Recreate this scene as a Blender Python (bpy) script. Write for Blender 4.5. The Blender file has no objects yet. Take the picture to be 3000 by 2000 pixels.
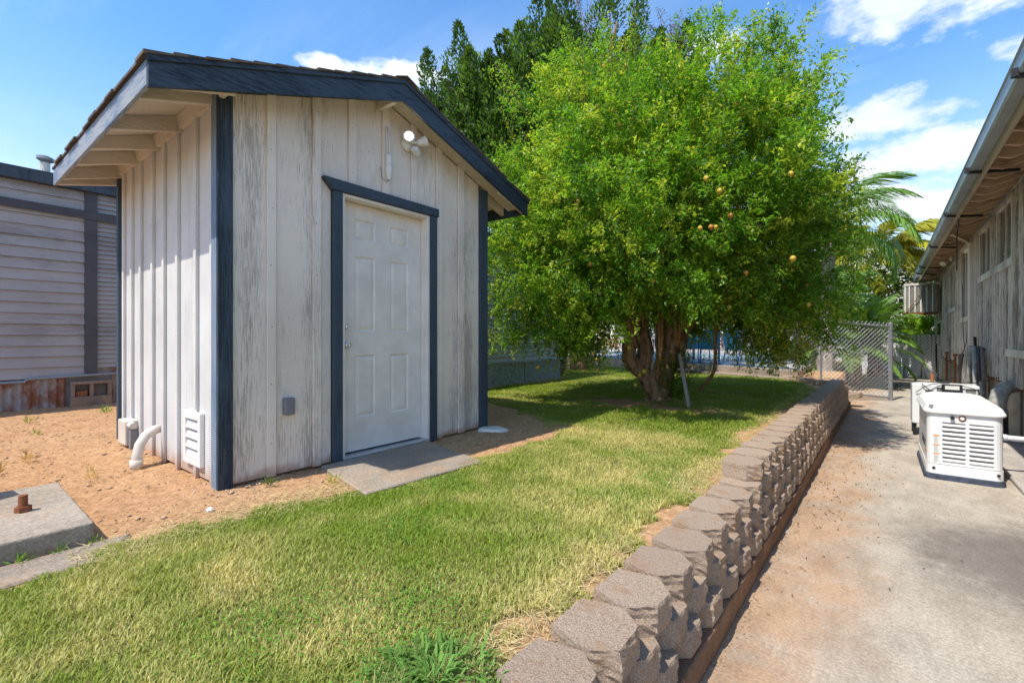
import bpy, math, random
import numpy as np
from math import radians, sin, cos, pi
from mathutils import Vector, Matrix
random.seed(7); RNG = np.random.default_rng(11)
scene = bpy.context.scene
COL = scene.collection

# ------------------------------------------------------------------ camera
cam_d = bpy.data.cameras.new('camera'); cam = bpy.data.objects.new('camera', cam_d); COL.objects.link(cam)
YAW = 38.1
cam.location = (0, 0, 1.37); cam.rotation_euler = (radians(90), 0, radians(YAW))
cam_d.sensor_width = 36; cam_d.lens = 16.46; cam_d.shift_y = -0.005
cam_d.clip_start = 0.05; cam_d.clip_end = 900
scene.camera = cam
# ------------------------------------------------------------------ light
SUN_DIR = Vector((-0.14, -0.575, 1.0)).normalized()       # towards the sun
elev = math.asin(SUN_DIR.z); azim = math.atan2(SUN_DIR.x, SUN_DIR.y)
sl = bpy.data.lights.new('sun', 'SUN'); sl.energy = 3.75; sl.angle = radians(0.53); sl.color = (1.0, 0.935, 0.83)
sun = bpy.data.objects.new('sun', sl); COL.objects.link(sun)
sun.rotation_euler = (-SUN_DIR).to_track_quat('-Z', 'Y').to_euler()
world = bpy.data.worlds.new('World'); scene.world = world; world.use_nodes = True
wn = world.node_tree; wn.nodes.clear()
def WN(t, **k):
    n = wn.nodes.new(t)
    for a, b in k.items(): setattr(n, a, b)
    return n
sky = WN('ShaderNodeTexSky', sky_type='NISHITA', sun_disc=False)
sky.sun_elevation = elev; sky.sun_rotation = azim; sky.air_density = 1.0; sky.dust_density = 0.4; sky.ozone_density = 1.0; sky.altitude = 100
hsv = WN('ShaderNodeHueSaturation'); hsv.inputs['Saturation'].default_value = 1.28; hsv.inputs['Value'].default_value = 1.30
wn.links.new(sky.outputs[0], hsv.inputs['Color'])
tc = WN('ShaderNodeTexCoord')
sep = WN('ShaderNodeSeparateXYZ'); wn.links.new(tc.outputs['Generated'], sep.inputs[0])
def wm(op, a, b=None, c=None, clamp=False):
    n = WN('ShaderNodeMath', operation=op); n.use_clamp = clamp
    for i, v in enumerate((a, b, c)):
        if v is None: continue
        if isinstance(v, (int, float)): n.inputs[i].default_value = v
        else: wn.links.new(v, n.inputs[i])
    return n.outputs[0]
def wsmooth(v, lo, hi):
    n = WN('ShaderNodeMapRange', interpolation_type='SMOOTHSTEP'); n.inputs['From Min'].default_value = lo; n.inputs['From Max'].default_value = hi
    wn.links.new(v, n.inputs['Value']); return n.outputs[0]
zc = wm('MAXIMUM', sep.outputs[2], 0.0)
# cloud layers seen as flat decks overhead (direction / height)
den = wm('ADD', zc, 0.12)
cx_ = wm('DIVIDE', sep.outputs[0], den); cy_ = wm('DIVIDE', sep.outputs[1], den)
cmb = WN('ShaderNodeCombineXYZ'); wn.links.new(cx_, cmb.inputs[0]); wn.links.new(cy_, cmb.inputs[1])
def wnoise(scale, detail, rough, off, sx=1, sy=1, rot=0.0):
    m = WN('ShaderNodeMapping'); m.inputs['Location'].default_value = off; m.inputs['Scale'].default_value = (sx, sy, 1); m.inputs['Rotation'].default_value = (0, 0, rot)
    wn.links.new(cmb.outputs[0], m.inputs[0])
    n = WN('ShaderNodeTexNoise'); n.inputs['Scale'].default_value = scale; n.inputs['Detail'].default_value = detail; n.inputs['Roughness'].default_value = rough
    wn.links.new(m.outputs[0], n.inputs['Vector']); return n.outputs[0]
cum = wnoise(0.62, 9, 0.55, (3.1, 7.45, 0))
# separate cumulus clouds, each at its own bearing
def puff(az, el, w, h, soft=0.5):
    # az/el in degrees: bearing right of +Y, elevation
    a = radians(az); e = radians(el)
    c = Vector((sin(a)*cos(e), cos(a)*cos(e), sin(e))); t = Vector((cos(a), -sin(a), 0)); u = t.cross(c); u = -u if u.z < 0 else u
    def dot(v):
        n = WN('ShaderNodeVectorMath', operation='DOT_PRODUCT'); wn.links.new(tc.outputs['Generated'], n.inputs[0]); n.inputs[1].default_value = v; return n.outputs['Value']
    x = wm('DIVIDE', dot(t), math.tan(radians(w))); y = wm('DIVIDE', dot(u), math.tan(radians(h)))
    r = wm('ADD', wm('MULTIPLY', x, x), wm('MULTIPLY', y, y))
    f = wm('GREATER_THAN', dot(c), 0.0)
    return wm('MULTIPLY', wm('SUBTRACT', 1.0, r), f)
dn = WN('ShaderNodeTexNoise'); dn.inputs['Scale'].default_value = 11; dn.inputs['Detail'].default_value = 9; dn.inputs['Roughness'].default_value = 0.6
mp = WN('ShaderNodeMapping'); mp.inputs['Scale'].default_value = (1, 1, 1.9); wn.links.new(tc.outputs['Generated'], mp.inputs[0]); wn.links.new(mp.outputs[0], dn.inputs['Vector'])
edge = wm('MULTIPLY', wm('SUBTRACT', dn.outputs[0], 0.47), 4.6)
total = None
PUFFS = [(6, 29.0, 10, 3.6), (-52.4, 28.3, 5.5, 1.9), (-60, 28.3, 2.6, 1.1), (-14.5, 29.6, 3.0, 1.8), (-87.5, 23.3, 1.4, 1.1), (-1, 20.3, 7.5, 2.2), (2, 16.2, 9.5, 2.2), (0, 12.6, 14, 2.4),
         (11, 22, 4, 1.8), (40, 24, 9, 3.5), (75, 30, 12, 4), (120, 26, 14, 4), (170, 32, 12, 5), (-140, 28, 13, 4), (-60, 58, 9, 4), (60, 55, 12, 5)]
for p in PUFFS:
    v = wm('ADD', puff(*p), edge); v = wsmooth(v, 0.0, 1.25)
    # limit to its neighbourhood
    v = wm('MULTIPLY', v, wsmooth(puff(p[0], p[1], p[2]*1.5, p[3]*1.6), 0.0, 0.4))
    total = v if total is None else wm('MAXIMUM', total, v)
cirrus = wnoise(0.9, 7, 0.62, (1.0, 2.0, 0), sx=0.35, sy=1.5, rot=-0.55)
ci = wsmooth(cirrus, 0.42, 0.74)
lowf = wm('SUBTRACT', 1.0, wsmooth(zc, 0.28, 0.62))
cir = wm('MULTIPLY', wm('MULTIPLY', ci, wm('ADD', wm('MULTIPLY', lowf, 0.85), 0.10)), 0.75)
haze_f = wm('MULTIPLY', wm('SUBTRACT', 1.0, wsmooth(zc, 0.05, 0.48)), 0.52)
allc = wm('MAXIMUM', total, wm('MAXIMUM', cir, haze_f), clamp=True)
shade_n = WN('ShaderNodeTexNoise'); shade_n.inputs['Scale'].default_value = 6; shade_n.inputs['Detail'].default_value = 5
wn.links.new(mp.outputs[0], shade_n.inputs['Vector'])
cr = WN('ShaderNodeValToRGB'); cr.color_ramp.elements[0].position = 0.35; cr.color_ramp.elements[0].color = (4.0, 4.5, 5.2, 1); cr.color_ramp.elements[1].position = 0.6; cr.color_ramp.elements[1].color = (5.3, 5.6, 5.9, 1)
wn.links.new(shade_n.outputs[0], cr.inputs[0])
mixc = WN('ShaderNodeMix', data_type='RGBA'); wn.links.new(allc, mixc.inputs[0]); wn.links.new(hsv.outputs[0], mixc.inputs[6]); wn.links.new(cr.outputs[0], mixc.inputs[7])
bg = WN('ShaderNodeBackground'); bg.inputs[1].default_value = 0.15; wn.links.new(mixc.outputs[2], bg.inputs[0])
wo = WN('ShaderNodeOutputWorld'); wn.links.new(bg.outputs[0], wo.inputs[0])
vs = scene.view_settings; vs.view_transform = 'Standard'; vs.look = 'None'; vs.gamma = 1; vs.exposure = 0.60
try: vs.use_curve_mapping = False
except Exception: pass
scene.render.engine = 'CYCLES'
scene.cycles.max_bounces = 7; scene.cycles.diffuse_bounces = 4; scene.cycles.transmission_bounces = 4; scene.cycles.transparent_max_bounces = 6

# ------------------------------------------------------------------ material helpers
class NT:
    def __init__(s, name):
        s.m = bpy.data.materials.new(name); s.m.use_nodes = True; s.t = s.m.node_tree; s.t.nodes.clear()
        s.tc = s.n('ShaderNodeTexCoord'); s.out = s.n('ShaderNodeOutputMaterial')
    def n(s, t, **k):
        n = s.t.nodes.new(t)
        for a, b in k.items(): setattr(n, a, b)
        return n
    def l(s, a, b): s.t.links.new(a, b)
    def put(s, sock, v):
        if v is None: return
        if hasattr(v, 'links') or isinstance(v, bpy.types.NodeSocket): s.l(v, sock)
        elif isinstance(v, (tuple, list)) and len(v) == 3 and sock.type == 'RGBA': sock.default_value = (*v, 1)
        else: sock.default_value = v
    def map(s, scale=(1, 1, 1), loc=(0, 0, 0), rot=(0, 0, 0), src='Object'):
        m = s.n('ShaderNodeMapping'); m.inputs['Scale'].default_value = scale; m.inputs['Location'].default_value = loc; m.inputs['Rotation'].default_value = rot
        s.l(s.tc.outputs[src], m.inputs[0]); return m.outputs[0]
    def noise(s, scale, detail=4, rough=0.55, vec=None, dist=0.0):
        n = s.n('ShaderNodeTexNoise'); n.inputs['Scale'].default_value = scale; n.inputs['Detail'].default_value = detail; n.inputs['Roughness'].default_value = rough; n.inputs['Distortion'].default_value = dist
        s.l(vec if vec is not None else s.tc.outputs['Object'], n.inputs['Vector']); return n.outputs[0]
    def ramp(s, f, lo, hi, a=0.0, b=1.0):
        n = s.n('ShaderNodeMapRange', interpolation_type='SMOOTHSTEP'); s.put(n.inputs['Value'], f)
        n.inputs['From Min'].default_value = lo; n.inputs['From Max'].default_value = hi; n.inputs['To Min'].default_value = a; n.inputs['To Max'].default_value = b
        return n.outputs[0]
    def mix(s, f, a, b, mode='MIX'):
        n = s.n('ShaderNodeMix', data_type='RGBA', blend_type=mode); s.put(n.inputs[0], f); s.put(n.inputs[6], a); s.put(n.inputs[7], b); return n.outputs[2]
    def math(s, op, a, b=0.0):
        n = s.n('ShaderNodeMath', operation=op); s.put(n.inputs[0], a); s.put(n.inputs[1], b); return n.outputs[0]
    def sepo(s, src='Object'):
        n = s.n('ShaderNodeSeparateXYZ'); s.l(s.tc.outputs[src], n.inputs[0]); return n.outputs
    def attr(s, name):
        n = s.n('ShaderNodeAttribute'); n.attribute_name = name; return n.outputs
    def bump(s, h, strength, dist=0.01, nrm=None):
        n = s.n('ShaderNodeBump'); n.inputs['Strength'].default_value = strength; n.inputs['Distance'].default_value = dist; s.l(h, n.inputs['Height'])
        if nrm is not None: s.l(nrm, n.inputs['Normal'])
        return n.outputs[0]
    def bsdf(s, color, rough=0.8, metal=0.0, normal=None, spec=0.3, trans=None):
        b = s.n('ShaderNodeBsdfPrincipled'); s.put(b.inputs['Base Color'], color); s.put(b.inputs['Roughness'], rough); s.put(b.inputs['Metallic'], metal)
        b.inputs['Specular IOR Level'].default_value = spec
        if normal is not None: s.l(normal, b.inputs['Normal'])
        if trans:
            t = s.n('ShaderNodeBsdfTranslucent'); s.put(t.inputs[0], trans[0]); mx = s.n('ShaderNodeMixShader'); mx.inputs[0].default_value = trans[1]
            s.l(b.outputs[0], mx.inputs[1]); s.l(t.outputs[0], mx.inputs[2]); s.l(mx.outputs[0], s.out.inputs[0])
        else: s.l(b.outputs[0], s.out.inputs[0])
        return s.m

M = {}
def simple(name, col, rough=0.6, metal=0.0, var=0.12, scale=9, spec=0.3, bump=0.0, bs=60):
    t = NT(name); c2 = tuple(v*(1-var) for v in col); c3 = tuple(min(1, v*(1+var*0.7)) for v in col)
    f = t.ramp(t.noise(scale, 6, 0.65), 0.3, 0.7); c = t.mix(f, c2, c3)
    nrm = t.bump(t.noise(bs, 5, 0.6), bump, 0.004) if bump else None
    M[name] = t.bsdf(c, rough, metal, nrm, spec); return M[name]

def painted_wood(name, col, wear_col, wear=0.5, axis='z', saw=0.35, dirt=0.0, chip=0.60, flip=0.0):
    """paint over rough sawn boards, flaked along the grain"""
    t = NT(name)
    sc = {'z': (1, 1, 0.042), 'y': (1, 0.05, 1), 'x': (0.05, 1, 1)}[axis]
    info = t.n('ShaderNodeObjectInfo')
    comb = t.n('ShaderNodeVectorMath', operation='ADD'); t.l(t.tc.outputs['Object'], comb.inputs[0])
    sv = t.n('ShaderNodeVectorMath', operation='SCALE'); t.l(info.outputs['Location'], sv.inputs[0]); sv.inputs['Scale'].default_value = 1.0; t.l(sv.outputs[0], comb.inputs[1])
    mp1 = t.n('ShaderNodeMapping'); mp1.inputs['Scale'].default_value = sc; t.l(comb.outputs[0], mp1.inputs[0])
    grain = t.noise(125, 8, 0.80, mp1.outputs[0]); patch = t.noise(3.2, 4, 0.6, mp1.outputs[0]); fine = t.noise(160, 3, 0.75, mp1.outputs[0])
    patch2 = t.noise(2.1, 3, 0.5, comb.outputs[0])
    w = t.math('ADD', t.math('MULTIPLY', grain, 0.75), t.math('MULTIPLY', patch, 0.62)); w = t.math('ADD', w, t.math('MULTIPLY', fine, 0.42)); w = t.math('ADD', w, t.math('MULTIPLY', patch2, 0.25))
    f = t.ramp(w, 0.955 + chip*0.11, 1.05 + chip*0.11, 0, wear)
    knots = t.n('ShaderNodeTexVoronoi'); knots.inputs['Scale'].default_value = 3.3
    mk = t.n('ShaderNodeMapping'); mk.inputs['Scale'].default_value = {'z': (2.2, 2.2, 1), 'y': (2.2, 1, 2.2), 'x': (1, 2.2, 2.2)}[axis]; t.l(comb.outputs[0], mk.inputs[0]); t.l(mk.outputs[0], knots.inputs['Vector'])
    kf = t.ramp(knots.outputs['Distance'], 0.02, 0.055, 0.75, 0.0)
    f = t.math('MAXIMUM', f, t.math('MULTIPLY', kf, min(1, wear*1.4)))
    tone = t.ramp(t.noise(1.7, 5, 0.6, comb.outputs[0]), 0.3, 0.72)
    base = t.mix(tone, tuple(v*0.90 for v in col), tuple(min(1, v*1.05) for v in col))
    c = t.mix(f, base, wear_col)
    if dirt:
        z = t.sepo('Object')[2]
        n = t.math('ADD', z, t.math('MULTIPLY', t.math('SUBTRACT', t.noise(9, 4), 0.5), 0.22))
        c = t.mix(t.ramp(n, 0.0, dirt, 0.75, 0.0), c, (0.42, 0.22, 0.11))
    wv = t.n('ShaderNodeTexWave', wave_type='BANDS', bands_direction=('Z' if axis == 'z' else 'X')); wv.inputs['Scale'].default_value = 26; wv.inputs['Distortion'].default_value = 2.2; wv.inputs['Detail'].default_value = 2; wv.inputs['Detail Scale'].default_value = 1.1
    mr = t.n('ShaderNodeMapping'); mr.inputs['Rotation'].default_value = (0.10, 0.30, 0); t.l(comb.outputs[0], mr.inputs[0]); t.l(mr.outputs[0], wv.inputs['Vector'])
    h = t.math('ADD', t.math('MULTIPLY', wv.outputs['Fac'], saw), t.math('MULTIPLY', w, 0.8)); h = t.math('SUBTRACT', h, t.math('MULTIPLY', f, 0.6))
    M[name] = t.bsdf(c, t.ramp(f, 0, 1, 0.62, 0.9), 0, t.bump(h, 0.55, 0.004), 0.25); return M[name]

CREAM = (0.77, 0.70, 0.615); NAVY = (0.055, 0.080, 0.108); GREYW = (0.21, 0.19, 0.17)
painted_wood('siding_paint', CREAM, GREYW, 0.60, 'z', 0.35, dirt=0.10, chip=0.60)
painted_wood('siding_paint_clean', (0.64, 0.63, 0.61), (0.34, 0.33, 0.31), 0.35, 'z', 0.9, dirt=0.16, chip=0.9)
painted_wood('batten_paint', CREAM, GREYW, 0.58, 'z', 0.2, dirt=0.10, chip=0.75)
painted_wood('navy_trim', NAVY, (0.015, 0.02, 0.03), 0.7, 'z', 0.4, chip=0.6)
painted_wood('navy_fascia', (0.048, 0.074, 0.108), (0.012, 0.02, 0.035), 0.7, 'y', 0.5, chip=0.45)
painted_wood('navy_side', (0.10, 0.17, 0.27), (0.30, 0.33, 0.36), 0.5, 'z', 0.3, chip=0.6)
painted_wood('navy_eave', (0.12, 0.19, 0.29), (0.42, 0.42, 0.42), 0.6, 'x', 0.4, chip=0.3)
painted_wood('soffit_paint', (0.62, 0.56, 0.47), (0.3, 0.24, 0.17), 0.35, 'y', 0.2, chip=0.6)
painted_wood('lap_paint', (0.34, 0.33, 0.335), (0.14, 0.13, 0.125), 0.5, 'y', 0.1, chip=0.55)
painted_wood('lap_paint_blue', (0.50, 0.57, 0.55), (0.13, 0.15, 0.15), 0.3, 'y', 0.1, chip=0.8)
painted_wood('band_dark', (0.075, 0.078, 0.09), (0.03, 0.03, 0.035), 0.5, 'y', 0.1, chip=0.6)
painted_wood('old_siding', (0.54, 0.455, 0.35), (0.10, 0.078, 0.055), 0.9, 'z', 0.1, chip=0.22)
painted_wood('old_batten', (0.80, 0.75, 0.66), (0.16, 0.13, 0.10), 0.75, 'z', 0.1, chip=0.55)
painted_wood('old_board', (0.42, 0.37, 0.30), (0.09, 0.07, 0.05), 0.9, 'z', 0.1, chip=0.10)
painted_wood('window_paint', (0.76, 0.72, 0.63), (0.3, 0.26, 0.2), 0.5, 'z', 0.1, chip=0.5)
painted_wood('rafter_paint', (0.68, 0.49, 0.33), (0.20, 0.13, 0.08), 0.8, 'x', 0.05, chip=0.45)
painted_wood('house_fascia', (0.55, 0.45, 0.34), (0.28, 0.2, 0.13), 0.5, 'y', 0.2, chip=0.5)
painted_wood('grey_wood', (0.33, 0.30, 0.27), (0.12, 0.10, 0.09), 0.8, 'z', 0.1, chip=0.3)
simple('door_paint', (0.76, 0.71, 0.645), 0.42, var=0.09, scale=5, spec=0.4)
simple('white_plastic', (0.72, 0.71, 0.68), 0.4, var=0.04, spec=0.4)
simple('aged_plastic', (0.60, 0.55, 0.48), 0.5, var=0.10, spec=0.3)
simple('white_enamel', (0.80, 0.80, 0.79), 0.32, var=0.035, scale=5, spec=0.5)
simple('lid_enamel', (0.83, 0.82, 0.80), 0.45, var=0.04, scale=5, spec=0.4)
simple('black_plastic', (0.025, 0.025, 0.028), 0.45, var=0.2)
simple('blue_black_base', (0.055, 0.068, 0.10), 0.6, var=0.4, scale=18)
simple('dark_void', (0.02, 0.018, 0.016), 0.9)
simple('galvanized', (0.33, 0.345, 0.37), 0.42, 0.55, var=0.15, scale=40)
simple('gutter_metal', (0.40, 0.45, 0.49), 0.40, 0.15, var=0.16, scale=3)
simple('chrome', (0.75, 0.75, 0.76), 0.12, 1.0, var=0.03)
simple('alu_sill', (0.62, 0.62, 0.63), 0.35, 0.7, var=0.15, scale=20)
simple('grey_box', (0.20, 0.20, 0.22), 0.5, var=0.1)
simple('rust', (0.27, 0.10, 0.045), 0.85, 0.2, var=0.4, scale=40, bump=0.5)
simple('orange_print', (0.70, 0.26, 0.05), 0.5, var=0.05)
simple('paper', (0.78, 0.77, 0.72), 0.5, var=0.05)
simple('ink', (0.04, 0.04, 0.045), 0.5)
simple('print_grey', (0.32, 0.32, 0.32), 0.5)
simple('pvc_white', (0.80, 0.81, 0.84), 0.35, var=0.04, spec=0.4)
simple('hose_grey', (0.36, 0.35, 0.32), 0.55, var=0.3, scale=12)
simple('hose_black', (0.03, 0.03, 0.032), 0.5)
simple('blue_paint', (0.03, 0.12, 0.32), 0.5, var=0.2)
simple('teal_fabric', (0.02, 0.20, 0.30), 0.7, var=0.2)
simple('flake_white', (0.70, 0.68, 0.64), 0.8)
simple('stone_bits', (0.46, 0.31, 0.19), 0.95, var=0.5, scale=30)
simple('copper', (0.62, 0.25, 0.12), 0.4, 0.6, var=0.2)
simple('skirt_blue', (0.34, 0.44, 0.46), 0.55, 0.1, var=0.35, scale=14)
simple('grille', (0.24, 0.24, 0.23), 0.6, var=0.3, scale=20)
simple('cardboard_slat', (0.75, 0.73, 0.70), 0.6, var=0.12, scale=12)
simple('slot_shade_grey', (0.13, 0.125, 0.115), 0.7)
simple('asphalt_dark', (0.05, 0.045, 0.045), 0.9, var=0.3)
simple('privacy_grey', (0.23, 0.22, 0.22), 0.8, var=0.3, scale=20)
simple('fruit', (0.40, 0.17, 0.03), 0.5, var=0.4, scale=14, spec=0.4)
simple('fruit_yellow', (0.48, 0.33, 0.04), 0.5, var=0.3, scale=14, spec=0.4)

def t_skirt_rust():
    t = NT('skirt_rust'); f = t.ramp(t.noise(5, 7, 0.7, t.map((1, 1, 0.5))), 0.42, 0.60); g = t.ramp(t.noise(38, 4), 0.3, 0.7)
    rust = t.mix(g, (0.20, 0.065, 0.035), (0.32, 0.14, 0.08)); c = t.mix(f, (0.34, 0.30, 0.29), rust)
    M['skirt_rust'] = t.bsdf(c, 0.75, 0.15, t.bump(t.noise(80, 3), 0.3, 0.003))
t_skirt_rust()
def t_shingle():
    t = NT('shingle'); c = t.mix(t.ramp(t.noise(7, 6, 0.7), 0.3, 0.7), (0.045, 0.036, 0.03), (0.17, 0.13, 0.10)); c = t.mix(t.ramp(t.noise(300, 2), 0.55, 0.7), c, (0.25, 0.22, 0.19))
    M['shingle'] = t.bsdf(c, 0.95, 0, t.bump(t.noise(250, 3), 0.8, 0.004))
t_shingle()
def t_concrete(name, col, rust=(0.47, 0.27, 0.14), edge=None, rust_amt=0.0, dark=0.25, spots=True):
    t = NT(name)
    a = t.ramp(t.noise(0.9, 7, 0.62), 0.32, 0.68); b = t.ramp(t.noise(5.5, 8, 0.7, t.map((1.0, 0.38, 1), rot=(0, 0, 0.65))), 0.35, 0.66); g = t.ramp(t.noise(75, 8, 0.8), 0.30, 0.70)
    c = t.mix(a, tuple(v*0.82 for v in col), tuple(v*1.1 for v in col)); c = t.mix(t.math('MULTIPLY', b, 0.5), c, tuple(v*0.66 for v in col)); c = t.mix(0.5, c, t.mix(g, tuple(v*0.5 for v in col), tuple(min(1, v*1.4) for v in col)))
    streak = t.ramp(t.noise(9, 6, 0.7, t.map((0.9, 0.16, 1), rot=(0, 0, 0.62))), 0.56, 0.75, 0, 0.5); c = t.mix(streak, c, tuple(min(1, v*1.28) for v in col))
    if edge == 'path':
        o = t.sepo()
        x = t.math('ADD', o[0], t.math('MULTIPLY', t.math('SUBTRACT', t.noise(1.5, 5, 0.6), 0.5), 1.0))
        near = t.math('MULTIPLY', t.ramp(x, -0.68, -0.30, 0.70, 0.0), t.ramp(t.noise(3.2, 8, 0.75), 0.32, 0.56, 0.3, 1.0))                       # soil washed off the bank onto the slab
        c = t.mix(near, c, t.mix(t.noise(30, 4), (0.42, 0.26, 0.15), rust))
        pt = t.math('MULTIPLY', t.ramp(t.noise(0.9, 5, 0.6, t.map(loc=(3, 1, 0))), 0.57, 0.75, 0, 0.20), t.ramp(t.noise(26, 4, 0.7), 0.25, 0.6, 0.35, 1)); c = t.mix(pt, c, (0.40, 0.245, 0.13))
        n2 = t.math('ADD', t.noise(7, 8, 0.75), t.math('MULTIPLY', t.noise(1.2, 3), 0.6))
        dd = t.n('ShaderNodeVectorMath', operation='DISTANCE'); t.l(t.tc.outputs['Object'], dd.inputs[0]); dd.inputs[1].default_value = (0.42, 2.1, 0)
        patch = t.ramp(t.math('SUBTRACT', dd.outputs['Value'], t.math('MULTIPLY', n2, 0.75)), -0.25, 0.42, 0.72, 0.0); c = t.mix(patch, c, (0.115, 0.105, 0.095))   # dark mould stain
        sp = t.n('ShaderNodeTexVoronoi'); sp.inputs['Scale'].default_value = 5.5; t.l(t.tc.outputs['Object'], sp.inputs['Vector'])
        c = t.mix(t.ramp(sp.outputs['Distance'], 0.02, 0.05, 0.5, 0), c, (0.10, 0.07, 0.05))
    if rust_amt:
        c = t.mix(t.ramp(t.noise(4.5, 6, 0.7), 0.48, 0.66, 0, rust_amt), c, rust)
    c = t.mix(t.ramp(t.noise(38, 6, 0.75, t.map(loc=(7, 2, 1))), 0.60, 0.72, 0, 0.45), c, tuple(v*0.4 for v in col))
    c = t.mix(0.75, c, t.mix(t.ramp(t.noise(60, 9, 0.85), 0.30, 0.68), (0.55, 0.53, 0.51), (1.22, 1.22, 1.22)), 'MULTIPLY')
    c = t.mix(0.6, c, t.mix(t.ramp(t.noise(3.1, 9, 0.75, t.map((1, .45, 1), rot=(0, 0, .55))), 0.36, 0.62), (0.70, 0.68, 0.66), (1.15, 1.15, 1.15)), 'MULTIPLY')
    M[name] = t.bsdf(c, 0.9, 0, t.bump(t.math('ADD', t.noise(90, 6, 0.75), t.math('MULTIPLY', t.noise(14, 5), 0.8)), 0.7, 0.008), 0.2)
t_concrete('path_concrete', (0.50, 0.445, 0.37), edge='path')
t_concrete('pad_concrete', (0.42, 0.355, 0.285), rust_amt=0.3)
t_concrete('kerb_concrete', (0.25, 0.155, 0.10), rust_amt=0.4)
t_concrete('deck_concrete', (0.50, 0.46, 0.42))
t_concrete('grey_concrete', (0.36, 0.30, 0.24), rust_amt=0.35)
t_concrete('cinder', (0.30, 0.22, 0.18), rust_amt=0.6)
t_concrete('foundation', (0.50, 0.43, 0.33), rust_amt=0.3)
def t_block():
    t = NT('wall_block'); g = t.noise(160, 4, 0.75); info = t.n('ShaderNodeObjectInfo')
    c = t.mix(t.ramp(g, 0.3, 0.7), (0.34, 0.235, 0.16), (0.70, 0.55, 0.415))
    c = t.mix(t.ramp(t.noise(240, 2, 0.5), 0.63, 0.72), c, (0.72, 0.68, 0.64))
    c = t.mix(t.math('MULTIPLY', info.outputs['Random'], 0.35), c, (0.38, 0.28, 0.21))
    c = t.mix(t.ramp(t.noise(7, 5, 0.7, t.n('ShaderNodeNewGeometry').outputs['Position']), 0.5, 0.68, 0, 0.6), c, (0.46, 0.27, 0.15))
    M['wall_block'] = t.bsdf(c, 0.92, 0, t.bump(t.math('ADD', g, t.math('MULTIPLY', t.noise(45, 5, 0.7), 1.4)), 1.0, 0.012), 0.25)
t_block()
def t_ground():
    t = NT('soil'); lawn = t.attr('Col')[0]; ls = t.n('ShaderNodeSeparateColor'); t.l(lawn, ls.inputs[0])
    a = t.ramp(t.noise(2.0, 7, 0.62), 0.3, 0.7); g = t.ramp(t.noise(45, 6, 0.75), 0.28, 0.72); f = t.noise(300, 3, 0.7)
    c = t.mix(a, (0.50, 0.265, 0.125), (0.60, 0.35, 0.185)); c = t.mix(0.55, c, t.mix(g, (0.30, 0.155, 0.075), (0.70, 0.44, 0.25)))
    c = t.mix(t.ramp(f, 0.62, 0.75, 0, 0.5), c, (0.78, 0.62, 0.45)); c = t.mix(t.ramp(f, 0.25, 0.36, 0.5, 0), c, (0.18, 0.10, 0.06))
    straw = t.ramp(t.noise(26, 7, 0.75, t.map((1, 3, 1), rot=(0, 0, 0.4))), 0.5, 0.62); c = t.mix(t.math('MULTIPLY', straw, ls.outputs[1]), c, (0.62, 0.50, 0.27))
    th = t.mix(t.ramp(t.noise(22, 6, 0.7), 0.3, 0.7), (0.11, 0.12, 0.035), (0.28, 0.25, 0.10)); c = t.mix(ls.outputs[0], c, th)
    c = t.mix(0.7, c, t.mix(t.ramp(t.noise(13, 9, 0.8), 0.33, 0.64), (0.62, 0.58, 0.54), (1.18, 1.18, 1.18)), 'MULTIPLY')
    h = t.math('ADD', t.math('MULTIPLY', t.noise(30, 8, 0.75), 1.2), t.math('MULTIPLY', f, 0.3))
    M['soil'] = t.bsdf(c, 0.97, 0, t.bump(h, 0.75, 0.02), 0.1)
t_ground()
def t_leaf(name, tr=0.35, rough=0.45, k=1.0, spec=0.35):
    t = NT(name); c = t.attr('Col')[0]
    bright = t.mix(1.0, c, (1.6*k, 1.6*k, 0.8*k), 'MULTIPLY')
    M[name] = t.bsdf(c, rough, 0, None, spec, trans=(bright, tr))
t_leaf('leaf', 0.44); t_leaf('grass', 0.30, 0.6, spec=0.15); t_leaf('dry_leaf', 0.15, 0.8, spec=0.1); t_leaf('palm_leaf', 0.3, 0.45)
def t_bark(name, a, b, s=1.0):
    t = NT(name); n = t.noise(16*s, 8, 0.72, t.map((1, 1, 0.3))); c = t.mix(t.ramp(n, 0.34, 0.64), a, b)
    M[name] = t.bsdf(c, 0.9, 0, t.bump(t.math('ADD', n, t.math('MULTIPLY', t.noise(60*s, 5, 0.7), 0.4)), 1.0, 0.03), 0.15)
t_bark('bark', (0.12, 0.07, 0.04), (0.46, 0.30, 0.18)); t_bark('sucker_bark', (0.28, 0.15, 0.07), (0.54, 0.32, 0.16), 2); t_bark('palm_bark', (0.20, 0.17, 0.15), (0.42, 0.38, 0.34)); t_bark('dead_wood', (0.16, 0.13, 0.11), (0.34, 0.29, 0.26), 2)
def t_glass(name, col=(0.05, 0.055, 0.055)):
    t = NT(name); M[name] = t.bsdf(col, 0.04, 0, t.bump(t.noise(2.5, 2), 0.02, 0.02), 0.9)
t_glass('window_glass'); t_glass('window_dark', (0.035, 0.026, 0.02))
def t_water():
    t = NT('water'); M['water'] = t.bsdf((0.05, 0.28, 0.38), 0.08, 0, t.bump(t.noise(6, 3), 0.3, 0.02), 0.5)
t_water()
def t_lamp():
    t = NT('lamp_lens'); e = t.n('ShaderNodeEmission'); e.inputs[0].default_value = (1.0, 0.93, 0.80, 1); e.inputs[1].default_value = 2.6; t.l(e.outputs[0], t.out.inputs[0]); M['lamp_lens'] = t.m
t_lamp()

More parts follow.
